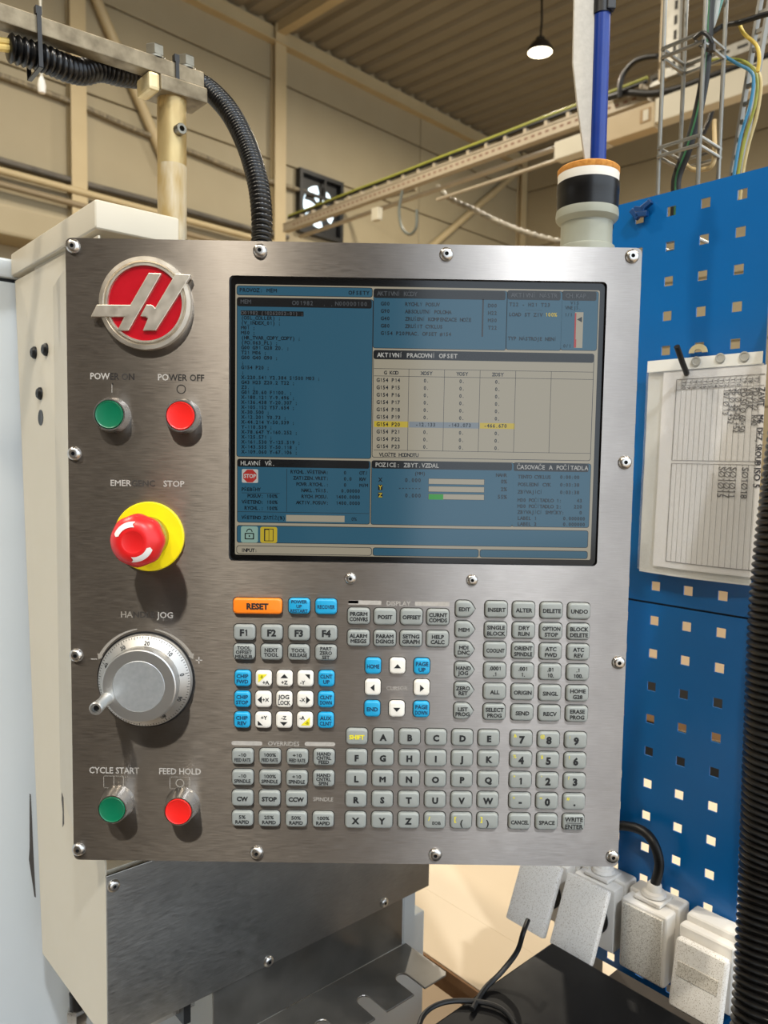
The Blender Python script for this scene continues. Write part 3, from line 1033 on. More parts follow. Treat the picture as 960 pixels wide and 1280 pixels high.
def win(x0, y0, x1, y1, m=S_BLUE, title=None, tm=S_DIM, ty=None, tx=4, cw=4.1):
    srect(x0 - .7, y0 - .7, x1 + .7, y1 + .7, S_LINE, 3, 1)
    srect(x0, y0, x1, y1, m, 2.6, 2)
    if ty:
        t = srect(x0, y0, x1, ty, S_BLACK, 2.2, 3)
        if title:
            a = sat(x0, y0); b = sat(x1, ty)
            p = Vector((a.x + tx * .00071, YS + .0003 - 6 * .00012, (a.z + b.z) / 2))
            mb = STX.setdefault(len(STX), (MB(), tm))[0]
            text(mb, title, p, X, Z, 5.2 * .00071, 'L', .92, .014, cw * .00071)
win(296.4, 357.3, 465, 371.2)
stext('PROVOZ: MEM', 299, 362.5, 4.4, S_INK, cw=4.2, bold=.032)
stext('OFSETY', 462, 366.4, 4.4, S_INK, 'R', cw=4.3, bold=.032)
win(296.6, 371.9, 463.2, 573, S_BLUE)
a = sat(296.6, 371.9); b = sat(465, 386.2)
srect(296.6, 371.9, 464.6, 385.8, S_BLACK, 2.2, 3)
stext('MEM', 301, 377, 5, S_DIM, cw=4.2)
stext('O01982', 365.5, 378.7, 5, S_DIM, cw=4.3)
stext('.  .', 404, 380, 5, S_DIM, cw=3)
stext('N00000100', 419, 379.6, 5, S_DIM, cw=4.4)
prog = ['O01982 (10262052-01) ;', '(OSL_COLLER) ;', '(V_INDEX_01) ;', 'M01 ;', 'M50 ;', '(HR_TVAR_COPY_COPY) ;', '(FO.063_PL) ;', 'G00 G91 G28 Z0. ;', 'T21 M06 ;',
        'G00 G40 G90 ;', ';', 'G154 P20 ;', ';', 'X-220.541 Y2.384 S1500 M03 ;', 'G43 H23 Z20.2 T22 ;', 'Z3. ;', 'G01 Z0.60 F1100. ;', 'X-180.121 Y-9.496 ;',
        'X-136.438 Y-20.307 ;', 'X-105.152 Y57.654 ;', 'X-30.500 ;', 'X-12.201 Y0.73 ;', 'X-44.214 Y-50.539 ;', 'Y-110.539 ;', 'X-78.647 Y-160.252 ;', 'X-125.571 ;',
        'X-161.530 Y-125.519 ;', 'X-143.555 Y-50.118 ;', 'X-109.060 Y-67.106 ;']
srect(301, 388, 379.5, 395.6, S_BLACK, .5, 3)
for i, l in enumerate(prog):
    stext(l, 301.5 + .02 * i, 391 + 6.2 * i, 4.1, S_INK if i else S_DIM, cw=3.48, bold=.032)
win(467.6, 361.2, 631.8, 437.4, S_BLUE, 'AKTIVNÍ KÓDY', S_DIM, 375.2)
for i, (c, d, e) in enumerate((('G00', 'RYCHLÝ POSUV', 'D00'), ('G90', 'ABSOLUTNÍ POLOHA', 'H22'), ('G40', 'ZRUŠENÍ KOMPENZACE NOŽE', 'M30'), ('G80', 'ZRUŠIT CYKLUS', 'T22'), ('G154 P20', 'PRAC. OFSET #154', None))):
    y = 379.6 + 9.2 * i
    stext(c, 476, y, 4.2, S_INK, cw=3.7, bold=.032)
    stext(d, 506.5, y + .6, 4.2, S_INK, cw=3.55, bold=.032)
    if e:
        stext(e, 610, y + 2.4, 4.2, S_INK, cw=3.7, bold=.032)
srect(603, 374, 603.7, 421, S_LINE, 1, 3, round_=False, name='screen_line')
win(634.8, 363.4, 700.6, 437.8, S_BLUE, 'AKTIVNÍ NÁSTR', S_DIM, 375.6, cw=4.4)
stext('T22 - H21 T23', 636.5, 380.4, 4.2, S_INK, cw=3.9, bold=.032)
stext('LOAD ST ZIV', 636, 393, 4.2, S_INK, cw=3.8, bold=.032)
stext('100%', 696, 393.6, 4.4, S_YEL, 'R', cw=3.7, bold=.032)
srect(657, 387.4, 678, 388, S_LINE, 1, 3, round_=False, name='screen_line')
stext('TYP NÁSTROJE NENÍ', 634.8, 423, 4.2, S_INK, cw=3.55, bold=.032)
win(703.2, 364, 745.4, 438, S_BLUE, 'CH.KAP.', S_DIM, 376.2, cw=4.2)
stext('VIS', 713, 378.6, 4, S_INK, cw=3.6)
stext('VNEJŠ.', 706.5, 384.6, 4, S_INK, cw=3.3)
stext('1/1', 705.5, 393.4, 4, S_INK, cw=3.3)
stext('0/1', 703.8, 432.4, 4, S_INK, cw=3.3)
srect(719, 390.2, 727.8, 435, S_CREAM, 1, 3, round_=False)
srect(717.6, 424, 720, 434.6, S_RED, 1, 4, round_=False)
srect(718.6, 391.4, 719.4, 424, S_RED, 1, 4, round_=False)
pa = [sat(721, 399.4), sat(727.4, 396), sat(727.4, 403)]
MB().add([Vector((p.x, YS + .0003 - 5 * .00012, p.z)) for p in pa], [(0, 1, 2)]).build('screen_symbol', S_BLACK, SG, 0)
# work offset table
win(467.4, 438, 737.6, 575.6, S_CREAM)
srect(467.4, 438, 742, 453.6, S_BLACK, 2.2, 3)
stext('AKTIVNÍ PRACOVNÍ OFSET', 471.6, 443.6, 5.0, S_BRT, cw=4.5, bold=.032)
def hline(x0, x1, y, ycorr=.0165):
    a, b = sat(x0, y), sat(x1, y + ycorr * (x1 - x0))
    z = a.z
    MB().add([Vector((a.x, YS - .0002, z + .00018)), Vector((b.x, YS - .0002, z + .00018)), Vector((b.x, YS - .0002, z - .00018)), Vector((a.x, YS - .0002, z - .00018))], [(3, 2, 1, 0)]).build('screen_line', S_LINE, SG, 0)
def vline(x, y0, y1):
    a = sat(x, y0)
    b = sat(x - .01 * (y1 - y0), y1)
    MB().add([Vector((a.x - .00018, YS - .0002, a.z)), Vector((a.x + .00018, YS - .0002, a.z)), Vector((a.x + .00018, YS - .0002, b.z)), Vector((a.x - .00018, YS - .0002, b.z))], [(3, 2, 1, 0)]).build('screen_line', S_LINE, SG, 0)
hline(467.4, 742, 460.6); hline(467.4, 742, 469.8); hline(467, 738, 562.4)
for x, dy in ((511.2, .8), (555.7, 1.5), (600.2, 2.2), (644.7, 3), (689.2, 3.7)):
    vline(x, 460.8 + dy, 562.6 + dy)
srect(467.6, 526.2, 510.3, 534.4, S_YEL, .5, 3, round_=False)
srect(511.4, 527, 599, 535.8, S_GREY, .5, 3, round_=False)
srect(599.9, 528.6, 643.2, 536.4, S_YEL, .5, 4, round_=False)
stext('G KOD', 480, 465.8, 4.2, S_INK, cw=3.6, bold=.032)
for x, t in ((526, 'XOSY'), (570.5, 'YOSY'), (615, 'ZOSY')):
    stext(t, x, 466.6 + (x - 526) * .0175, 4.2, S_INK, cw=3.6, bold=.032)
for i in range(10):
    y = 475 + 9.2 * i
    stext('G154 P%d' % (14 + i), 470.8, y, 4.4, S_INK, cw=3.65, bold=.032)
    for x, t in ((529.5, '-12.133'), (574, '-143.073'), (618.6, '-466.670')):
        yy = y + .8 + (x - 529) * .0175
        xx = x - .011 * 9.2 * i
        if i == 6:
            stext(t, xx + 16 - .4, yy, 4.3, S_INK, 'R', cw=3.6, bold=.032)
        else:
            stext('0.', xx, yy, 4.2, S_INK, cw=3.4, bold=.032)
stext('VLOŽTE HODNOTU', 474, 568.2, 4.4, S_INK, cw=3.5, bold=.032)
# spindle window
win(297, 574, 461.6, 655, S_BLUE, 'HLAVNÍ VŘ.', S_BRT, 586, cw=4.3)
srect(302.4, 586.3, 322.6, 603.6, S_WHITE, 1.5, 3)
oc = sat(312.4, 595)
MB().add([Vector((oc.x + .0063 * math.cos(math.radians(22.5 + 45 * i)), YS + .0003 - 5 * .00012, oc.z + .0061 * math.sin(math.radians(22.5 + 45 * i)))) for i in range(8)], [tuple(range(8))[::-1]]).build('screen_symbol', S_RED, SG, 0)
stext('STOP', 312.4, 595, 4.6, S_WHITE, 'C', bold=.032)
stext('PŘEBĚHY', 302, 611.5, 4.2, S_INK, cw=3.4, bold=.032)
hline(302, 350, 616)
for i, (l, r) in enumerate((('POSUV:', '100%'), ('VŘETENO:', '100%'), ('RYCHL.:', '100%'))):
    stext(l, 329.6, 620 + 7.6 * i, 4.2, S_INK, 'R', cw=3.4, bold=.032)
    stext(r, 332.8, 620 + 7.6 * i, 4.2, S_INK, cw=3.5, bold=.032)
vline(358.6, 586, 639.5)
hline(297, 461, 639.4)
for i, (l, r, un) in enumerate((('RYCHL.VŘETENA:', '0', 'OT/'), ('ZATIZEN.VRET:', '0.0', 'KW'), ('POVR.RYCHL.:', '0', 'M/M'), ('NAKL.TŘIS.', '0.00000', ''), ('RYCH.POSU.', '1400.0000', ''), ('AKTIV.POSUV:', '1400.0000', ''))):
    y = 590.4 + 7.65 * i
    stext(l, 411, y, 4.1, S_INK, 'R', cw=3.4, bold=.032)
    stext(r, 429.6 if i < 3 else 449.8 + .3, y + .5, 4.1, S_INK, 'L' if i in (0, 2) else 'R', cw=3.4, bold=.032) if i != 1 else stext(r, 429.6, y + .5, 4.1, S_INK, cw=3.4, bold=.032)
    stext(un, 449.5, y + .9, 4.1, S_INK, cw=3.4, bold=.032)
stext('VŘETENO ZÁTĚŽ(%)', 302, 646.6, 4.1, S_INK, cw=3.42, bold=.032)
srect(357.6, 643.6, 430.6, 652.8, S_CREAM, .5, 3, round_=False)
stext('0%', 439, 648.8, 4.1, S_INK, cw=3.4)
# position window
win(465, 576, 640, 658, S_BLUE, 'POZICE: ZBYT.VZDAL', S_BRT, 588.3, cw=4.45)
stext('(MM)', 518, 591.8, 4.1, S_INK, cw=3.5, bold=.032)
stext('NAHR', 620, 593.8, 4.1, S_INK, cw=3.5, bold=.032)
for i, (l, vl, pc_) in enumerate((('X', '0.000', '0%'), ('Y', '-------', '2%'), ('Z', '0.000', '55%'))):
    y = 599.6 + 9.6 * i
    if i:
        srect(472.6, y - 3.4, 478, y + 3.4, S_BLACK, .3, 3, round_=False)
    stext(l, 473.2, y, 5, S_YEL if i else S_INK, cw=4.4, bold=.032)
    stext(vl, 526.4, y + .8, 4.6, S_INK, 'R', cw=4.1, bold=.032)
    srect(535.6 - .1 * i, 598 + 9.5 * i, 605.4 - .1 * i, 606.3 + 9.5 * i, S_LINE, .3, 3, round_=False)
    srect(536 - .1 * i, 598.4 + 9.5 * i, 605 - .1 * i, 605.9 + 9.5 * i, S_CREAM, .3, 4, round_=False)
    stext(pc_, 633.6 - .1 * i, 602 + 9.6 * i, 4.6, S_INK, 'R', cw=3.9, bold=.032)
srect(536, 617.6, 554, 624.6, S_GREEN, .3, 5, round_=False)
# timers
win(642.2, 578.6, 735.6, 659.3, S_BLUE, 'ČASOVAČE A POČÍTADLA', S_BRT, 590.2, cw=4.45)
for i, (l, r, y) in enumerate((('TENTO CYKLUS', '0:00:00', 595.8), ('POSLEDNÍ CYK', '0:03:38', 605.4), ('ZBÝVAJÍCÍ', '0:03:38', 614.8), ('M30 POČÍTADLO 1:', '43', 625), ('M30 POČÍTADLO 2:', '220', 632.6), ('ZBÝVAJÍCÍ SMYČKY:', '0', 640), ('LABEL 1', '0.000000', 647.6), ('LABEL 2', '0.000000', 654.8))):
    stext(l, 647.4 - .1 * i, y, 4.2, S_INK, cw=3.45, bold=.032)
    stext(r, (724.4 if i < 3 else (728 if i < 6 else 732)) - .1 * i, y + .9, 4.2, S_INK, 'R', cw=3.5, bold=.032)
win(296.6, 657, 734.2, 684.4, S_BLUE)
srect(301.2, 657.6, 322.4, 678.4, S_MINT, 2.5, 3)
lk = sat(311.8, 670)
MB().add(rrect(lk.x - .0042, lk.x + .0042, lk.z - .003, lk.z + .0028, .0005, 2, YS - .0003), [tuple(range(12))[::-1]]).build('screen_symbol', S_BLACK, SG, 0)
MB().add(rrect(lk.x - .0032, lk.x + .0032, lk.z - .0021, lk.z + .0019, .0004, 2, YS - .00042), [tuple(range(12))[::-1]]).build('screen_symbol', S_MINT, SG, 0)
MB().add(rrect(lk.x - .0006, lk.x + .0006, lk.z - .0008, lk.z + .0008, .0004, 2, YS - .0005), [tuple(range(12))[::-1]]).build('screen_symbol', S_BLACK, SG, 0)
vs, fs = [], []
for i in range(13):
    t = math.pi * i / 12
    for rr in (.0020, .0028):
        vs.append(Vector((lk.x + rr * math.cos(t), YS - .0003, lk.z + .0036 + rr * math.sin(t) * 1.1)))
fs = [(2 * i, 2 * i + 1, 2 * i + 3, 2 * i + 2) for i in range(12)]
MB().add(vs, fs).build('screen_symbol', S_BLACK, SG, 0)
srect(325.4, 658.4, 346.4, 678.8, S_YEL, 2.5, 3)
dr = sat(336, 668.6)
for (x0, x1, z0, z1, m_, ly) in ((-.0042, .0042, -.0056, .0056, S_LINE, .0003), (-.0036, .0036, -.005, .005, S_YEL, .00042), (-.0036, .0004, -.0056, .0050, S_LINE, .00054), (-.0031, 0, -.0050, .0045, S_YEL, .00066)):
    MB().add(rrect(dr.x + x0, dr.x + x1, dr.z + z0, dr.z + z1, .0002, 1, YS - ly), [tuple(range(8))[::-1]]).build('screen_symbol', m_, SG, 0)
win(296.2, 682.4, 464, 694, S_CREAM)
stext('INPUT:', 301.4, 687.6, 4.3, S_INK, cw=3.4, bold=.032)
win(466.6, 685, 597.6, 696.2, S_BLUE)
win(600.4, 687.4, 733.8, 698.2, S_BLUE)
for nme, (mb, m_) in STX.items():
    if mb.v:
        mb.build('screen_text', m_, SG, 0)

# ================================================================== PENDANT CABINET
pcn = at(127, 700, .022)
uc, vc = FP.uv(pcn)
zcap1 = FP.atu(123, 250, uc).z
zcap0 = FP.atu(122, 288, uc).z
vfar = FP.uv(FP.atu(18, 322, uc))[1]
Lcap = FP.uv(FP.atv(222, 273, vc))[0] - uc
zcb = FP.atv(400, 1173, vc).z
zch = FP.atu(53, 1192, uc).z
vfb = FP.uv(FP.atu(53, 1192, uc))[1]
zlt = FP.atu(130, 1092, uc).z
pd = empty('pendant_cabinet', FP.P(uc + .1, vc + .1, zcb), 'cream painted pendant cabinet with stainless lower cover behind the control panel', 'cabinet')
MB().fbox(FP, uc - .004, uc + Lcap, vc - .004, vfar, zcap0, zcap1).build('cap', CREAM, pd, 30, bevel=.003, bseg=3)
MB().fbox(FP, uc + .002, uc + Lcap - .004, vc + .045, vfb - .006, zlt - .01, zcap0).build('column', CREAM, pd, 0)
side = [(vc, zcap0 - .004), (vfar, zcap0 - .004), (vfb, zch), (vc + .012, zcb), (vc, zcb)]
MB().prism([FP.P(uc, a, b) for a, b in side], FP.u * .002).build('side_panel', CREAM, pd, 0, bevel=.0008, bseg=2)
LB = .43
low = [(vc + .0062, zlt), (vfb - .004, zlt), (vfb - .004, max(zch + .003, zcb + .002)), (vc + .02, zcb + .002), (vc + .0062, zcb + .002)]
MB().prism([FP.P(uc + .002, a, b) for a, b in low], FP.u * (LB - .004)).build('lower_box', CREAM, pd, 0)
MB().fbox(FP, uc + .0005, uc + LB, vc - .0022, vc + .0002, zcb, zlt - .001).build('lower_cover', COVER, pd, 0, bevel=.0006, bseg=2)
nf = math.atan2(FP.u.y, FP.u.x)
for px, py in ((142, 1107), (335.5, 1201.5), (480, 1128)):
    screw(FP.atv(px, py, vc - .0022), pd, nf, 1.0)
# side screws and an open hole
for px, py in ((44, 441), (58, 437), (51, 492)):
    p = FP.atu(px, py, uc)
    MB().lathe([(.0068, 0), (.0066, -.002), (.0045, -.0042), (.0025, -.0046), (0, -.0036)], p, FP.u, 18).build('side_screw', BLACKST, pd)
p = FP.atu(51, 522, uc)
MB().lathe([(.0085, .0005), (.0085, -.0004), (.0070, -.0004), (.0066, -.0003), (0, -.0003)], p, FP.u, 20).build('hole_plug', BLACK, pd)
# filler between the side and the swivelling panel
Q1 = FP.atu(70, 620, uc - .0005)
zt, zb = at(85, 326, .0045).z, at(85, 1050, .0045).z
MB().prism([Vector((Q1.x, Q1.y, zb)), Vector((-.2475, .0045, zb)), Vector((-.236, .0045, zb)), Vector((pcn.x, pcn.y - .002, zb))], (0, 0, zt - zb)).build('hinge_cover', mat('grey_cream', (190, 183, 166), .45, 0, (198, 191, 175), scale=12), pd, 0)
# chipped paint
CHIP = mat('chipped_paint', (74, 70, 66), 0.7)
def chip(frame_pt, pts, name, parent, thick):
    L = [frame_pt(x, y) for x, y in pts]
    MB().prism(L, thick).build(name, CHIP, parent, 0)
chip(lambda x, y: FP.atu(x, y, uc - .0002), [(77.2, 976), (78.6, 974), (79, 992), (79.6, 1010), (80, 1030), (78, 1034), (78.2, 1015), (76.8, 1000)], 'paint_chip', pd, FP.u * .0004)

# rack with slots under the cover
zfold = FP.atv(507, 1178, vc + .003).z
ue = FP.uv(FP.atv(503, 1140, vc + .003))[0]
ub0 = FP.uv(FP.atv(266, 1262, vc + .003))[0]
RACKM = mat('bare_sheet_steel', (120, 118, 114), 0.4, 0.9, (140, 138, 134), scale=25, rvar=.08)
rk = empty('tool_rack', FP.P((ue + ub0) / 2, vc, zfold), 'bent grey sheet steel tool rack with slotted shelf under the stainless cover', 'rack')
MB().fbox(FP, ub0, ue, vc + .0026, vc + .0046, zfold, zcb + .02).build('back_plate', RACKM, rk, 0, bevel=.0005, bseg=1)
# shelf outline with open slots, in (u, v)
def shp(px, py):
    return FP.uv(atz(px, py, zfold))
fr = shp(560, 1217)
vfront = fr[1]
uend = shp(507, 1178)[0]
out = [(ub0 - .12, vc + .0026), (uend, vc + .0026), (uend, vfront + .004), (uend - .004, vfront)]
def slot(uo, wd, depth, lean):
    L = [(uo + wd / 2, vfront)]
    for i in range(9):
        t = math.pi * i / 8
        L.append((uo + lean + wd / 2 * math.cos(t), vfront + depth + wd / 2 * math.sin(t)))
    L.append((uo - wd / 2, vfront))
    return L
for px, py in ((521, 1236), (474, 1266), (418, 1296), (345, 1330)):
    us = shp(px, py)[0]
    out += slot(us, .017, .030, .0)
out += [(ub0 - .12, vfront)]
MB().prism([FP.P(a, b, zfold) for a, b in out], (0, 0, -.0025)).build('shelf', RACKM, rk, 0, bevel=.0006, bseg=1)
MB().fbox(FP, ue, ue + .0025, vc + .003, vc + .048, zfold, zcb + .0015).build('end_gusset', LGREY, rk, 0)
MB().fbox(FP, ue + .0026, ue + .022, vc + .0026, vc + .0054, zfold - .004, zcb + .03).build('end_flange', LGREY, rk, 0)
MB().fbox(FP, ub0 - .1, ub0 - .012, vc + .02, vc + .03, zcb - .022, zcb - .012).build('rail', PLATED, rk, 0)
MB().fbox(FP, ub0 - .03, ub0 - .022, vc + .01, vc + .035, zcb - .03, zcb).build('rail_clip', BLACK, rk, 0)

# ================================================================== MACHINE CABINET (left)
vm = vfar + .003
um = FP.uv(FP.atv(18, 330, vm))[0]
zm1 = FP.atv(10, 323, vm).z
zm0 = FP.atv(8, 347, vm).z
mc = empty('machine_enclosure', FP.P(um - .4, vm + .3, ZF), 'light grey painted machine enclosure with a dark paint chip beside the cream pendant', 'machine')
MB().fbox(FP, um - 1.2, um + .30, vm + .002, vm + .9, ZF, zm0 - .004).build('side_sheet', LGREY, mc, 0, bevel=.002)
MB().fbox(FP, um - 1.2, um + .30, vm - .001, vm + .9, zm0, zm1).build('top_rail', LGREY, mc, 0, bevel=.003)
MB().fbox(FP, um - 1.2, um + .29, vm + .006, vm + .88, zm0 - .006, zm0 + .002).build('rail_gap', INK, mc, 0)
ubp = FP.uv(FP.atv(528, 1262, vc + .05))[0]
MB().fbox(FP, ubp - .24, ubp, vc + .05, vc + .19, ZF, zfold - .01).build('base_panel', LGREY, mc, 0, bevel=.002)
chip(lambda x, y: FP.atv(x, y, vm + .0018), [(37, 992), (38.6, 993), (40, 1020), (41.6, 1060), (43.6, 1100), (45, 1122), (43, 1121), (40, 1100), (36, 1074), (37, 1060)], 'paint_chip', mc, FP.v * .0004)
# fitting under the pendant
ft = empty('hose_fitting', FP.atv(100, 1290, vm - .03), 'small metal hose fitting hanging under the chamfered cream side', 'fitting')
p0, p1, p2 = FP.atv(96, 1240, vm - .03), FP.atv(97, 1262, vm - .03), FP.atv(99, 1300, vm - .03)
MB().tube([p0, p1], .009, 12).build('black_sleeve', BLACK, ft)
MB().lathe([(.0, 0), (.012, 0), (.013, .003), (.013, .012), (.011, .015), (0, .015)], p1 - Z * .012, Z, 6).build('hex_nut', PLATED, ft, 20)
MB().tube([p1 - Z * .01, p2], .0095, 12).build('lower_stub', PLATED, ft)

# ================================================================== SUPPORT ARM, HOSE
pb = at(215, 200, .155)
ub, vbp = FP.uv(pb)
ARM = mat('worn_bar', (150, 138, 114), 0.5, 0.4, (92, 82, 64), scale=70, rvar=.1, contrast=.3)
POLE = mat('yellowed_pole', (158, 128, 76), 0.32, 0.35, (204, 182, 130), scale=30, stretch=(1, 1, .3), contrast=.16, rvar=.1)
POLEW = mat('pale_pole', (212, 204, 182), 0.4, 0.1, (176, 150, 98), scale=40, stretch=(1, 1, .25), contrast=.12)
DULL = mat('dull_bolt', (112, 108, 96), .38, .9, (140, 136, 124), scale=80)
BRASS = mat('yellowed_block', (206, 180, 122), 0.4, 0.3, (226, 210, 168), scale=30)
sa = empty('support_arm', Vector((pb.x, pb.y, -.2)), 'stained beige support pole with a flat bar bolted across its top', 'support arm')
zp = lambda py: FP.atv(215, py, vbp).z
rp_ = .0150
MB().lathe([(rp_, 0), (rp_, zp(208) - (-.2))], Vector((pb.x, pb.y, -.2)), Z, 32).build('pole_lower', POLEW, sa)
MB().lathe([(rp_ * .99, zp(208)), (rp_ * 1.0, zp(207)), (rp_, zp(102)), (0, zp(102))], Vector((pb.x, pb.y, 0)), Z, 32).build('pole', POLE, sa)
bd = (FP.u * .9 + CAM * 0)
P0 = FP.atv(19, 9, vbp - .016)
P1 = FP.atv(255, 90, vbp - .016)
bdir = (P1 - P0).normalized()
bup = (Z - bdir * Z.dot(bdir)).normalized()
bside = bdir.cross(bup).normalized()
if bside.dot(FP.v) < 0:
    bside = -bside
def barbox(a, b, h0, h1, s0, s1):
    """along bar from a to b (m from P1 backwards), heights below the top edge, depth from the front"""
    c = P1 - bdir * (a + b) / 2 - bup * (h0 + h1) / 2 + bside * (s0 + s1) / 2
    return MB().box(c, bdir * abs(b - a) / 2, bup * abs(h1 - h0) / 2, bside * abs(s1 - s0) / 2)
barbox(0, .40, 0, .016, 0, .018).build('flat_bar', ARM, sa, 0, bevel=.001)
barbox(-.002, .05, .0165, .032, -.003, .034).build('clamp_block', ARM, sa, 0, bevel=.0015)
barbox(.05, .062, .0165, .034, -.001, .030).build('end_block', BRASS, sa, 0, bevel=.003)
for d_, s_ in ((.05, .009), (.016, .009)):
    c = P1 - bdir * d_ + bside * s_
    MB().lathe([(.010, 0), (.010, .002), (.0085, .002)], c, bup, 24).build('washer', DULL, sa)
    MB().lathe([(.0080, .002), (.0095, .003), (.0095, .012), (.0082, .0135), (0, .0135)], c, bup, 6).build('bolt', DULL, sa, 20)
p = FP.atv(223.5, 163, vbp - rp_)
bdr = (p - Vector((pb.x, pb.y, p.z))).normalized()
MB().lathe([(.0058, -.004), (.0058, .006), (.0052, .007), (.0028, .007), (.0028, .002), (0, .002)], p, bdr, 18).build('set_screw', DULL, sa)
MB().lathe([(.0027, .0022), (0, .0022)], p, bdr, 6).build('hex_socket', INK, sa, 0)
# ties
TIE = BLACK
def tieloop(parent, d_, drop, a1=.0335):
    c = P1 - bdir * d_
    a0 = -.0015
    path = [c + bside * a0 + bup * .001, c + bside * a1 + bup * .001, c + bside * a1 - bup * drop, c + bside * a0 - bup * drop, c + bside * a0 + bup * .001]
    for i in range(4):
        A, B = path[i], path[i + 1]
        m_ = (A + B) / 2
        t = (B - A).normalized()
        n_ = bdir.cross(t).normalized()
        MB().box(m_, t * (B - A).length / 2, bdir * .0019, n_ * .0006).build('cable_tie', TIE, parent, 0)
    MB().box(c + bside * .001 + bup * .004, bdir * .0026, bside * .003, bup * .0035).build('tie_head', TIE, parent, 0)
tieloop(sa, .166, .0455)
tieloop(sa, .031, .018, .0195)
# corrugated hose along the bar then down into the panel top
def hpt(px, py, s_, r_):
    p_ = FP.atv(px, py, vbp - .016 + s_)
    h_ = (P1 - p_).dot(bup)
    g_, e_ = r_ + .0012, max(0, s_ - .018)               # clearance round the bar's rear lower edge
    if e_ < g_:
        need = .016 + math.sqrt(g_ * g_ - e_ * e_)
        if h_ < need:
            p_ = p_ - bup * (need - h_)
    return p_
hp = [hpt(10, 58, .0140, .013), hpt(36, 59, .0140, .013), hpt(58, 62, .0150, .0129), hpt(80, 69, .020, .0127), hpt(102, 78, .0285, .0125), hpt(124, 86, .0335, .0123), hpt(148, 92, .0385, .0121), hpt(172, 95.5, .0465, .0119),
      hpt(200, 98, .0485, .0117), hpt(228, 100, .0485, .0114), hpt(254, 107, .0475, .0111), at(284, 136, .185), at(306, 176, .145), at(321, 222, .10), at(327, 265, .075), at(327, 310, .065)]
ho = empty('corrugated_hose', at(327, 310, .065), 'black corrugated hose curving from the flat bar down behind the panel top', 'hose')
ribbed(hp, (.0130, .0103), .0055, .26).build('hose_body', HOSE, ho, 60)
WIRE = mat('yellow_core', (206, 176, 96), 0.45)
for dz in (-3.5, 4.5):
    MB().tube(smoothpath([FP.atv(-30, 52 + dz, vbp - .004), FP.atv(0, 55 + dz, vbp - .004), FP.atv(22, 58 + dz, vbp - .004)]), .0035, 10).build('core_wire', WIRE, ho)
cl = barbox(.305, .335, .016, .045, .002, .028)
cl.build('hose_saddle', BRASS, sa, 0, bevel=.006, bseg=3)

# ================================================================== COUPLING, BLUE TUBE
ccn = at(733, 290, .062)
def cz(py):
    return at(733, py, .062 - .028).z
PVC = mat('grey_pvc', (142, 144, 130), 0.35, 0, (150, 152, 139), scale=30)
pc = empty('pipe_coupling', Vector((ccn.x, ccn.y, .262)), 'grey pipe coupling wrapped in black tape and an orange rim', 'coupling')
ax = Vector((ccn.x, ccn.y, 0))
MB().lathe([(.0264, .262), (.0266, cz(303)), (.0262, cz(300)), (.0240, cz(298.5)), (.0238, cz(296)), (.0237, cz(285)), (.0237, cz(272)), (.0240, cz(269)), (.0270, cz(266)), (.0286, cz(263)), (.0289, cz(258)), (.0284, cz(252)), (.022, cz(250))], ax, Z, 56).build('socket', PVC, pc, 28)
MB().lathe([(.0278, cz(252)), (.0283, cz(249)), (.0284, cz(232)), (.0287, cz(231)), (.0287, cz(218)), (.028, cz(217)), (.024, cz(217))], ax, Z, 48).build('black_tape', mat('black_tape', (10, 10, 11), .3, 0, (18, 18, 19), scale=80, stretch=(1, 1, 6)), pc)
MB().lathe([(.0274, cz(220)), (.0279, cz(217)), (.0281, cz(205)), (.026, cz(204))], ax, Z, 48).build('white_ring', mat('white_plastic', (226, 222, 212), .5), pc)
MB().lathe([(.0276, cz(207)), (.0285, cz(205)), (.0285, cz(199)), (.0268, cz(197)), (.0235, cz(197)), (.0228, cz(199)), (.0228, cz(214)), (0, cz(214))], ax, Z, 48).build('orange_rim', mat('rust_foam', (176, 112, 40), .85, 0, (206, 146, 66), scale=300, bump=.5), pc)
bt = empty('blue_tube', at(747, 205, .062), 'dark blue plastic tube standing in the taped coupling', 'tube')
b0, b1 = at(746.5, 212, .066), at(754, -30, .066)
MB().tube([b0, b0.lerp(b1, .5), b1], .0078, 20).build('tube_body', mat('blue_plastic', (8, 44, 124), .3, 0, (12, 52, 136), scale=40), bt)
cb = b0.lerp(b1, .80)
MB().tube([b0.lerp(b1, .80), b0.lerp(b1, .95)], .0088, 20).build('black_clip', BLACK, bt)
MB().box(cb + Vector((.006, -.006, .006)), X * .004, Y * .004, Z * .005).build('clip_lug', BLACK, bt, 0, bevel=.001)
sl = [(718, -20), (744.5, -20), (741, 212), (733, 212), (727, 170), (721, 125), (716, 78)]
pst = MB().prism([at(x, y, .064) for x, y in sl], (0, .004, 0)).build('plastic_strip', mat('milky_plastic', (176, 170, 158), .4, 0, (190, 184, 172), scale=200, bump=.15), None, 0, bevel=.0008)
tag(pst, 'milky grey plastic strip tucked beside the blue tube', 'strip')

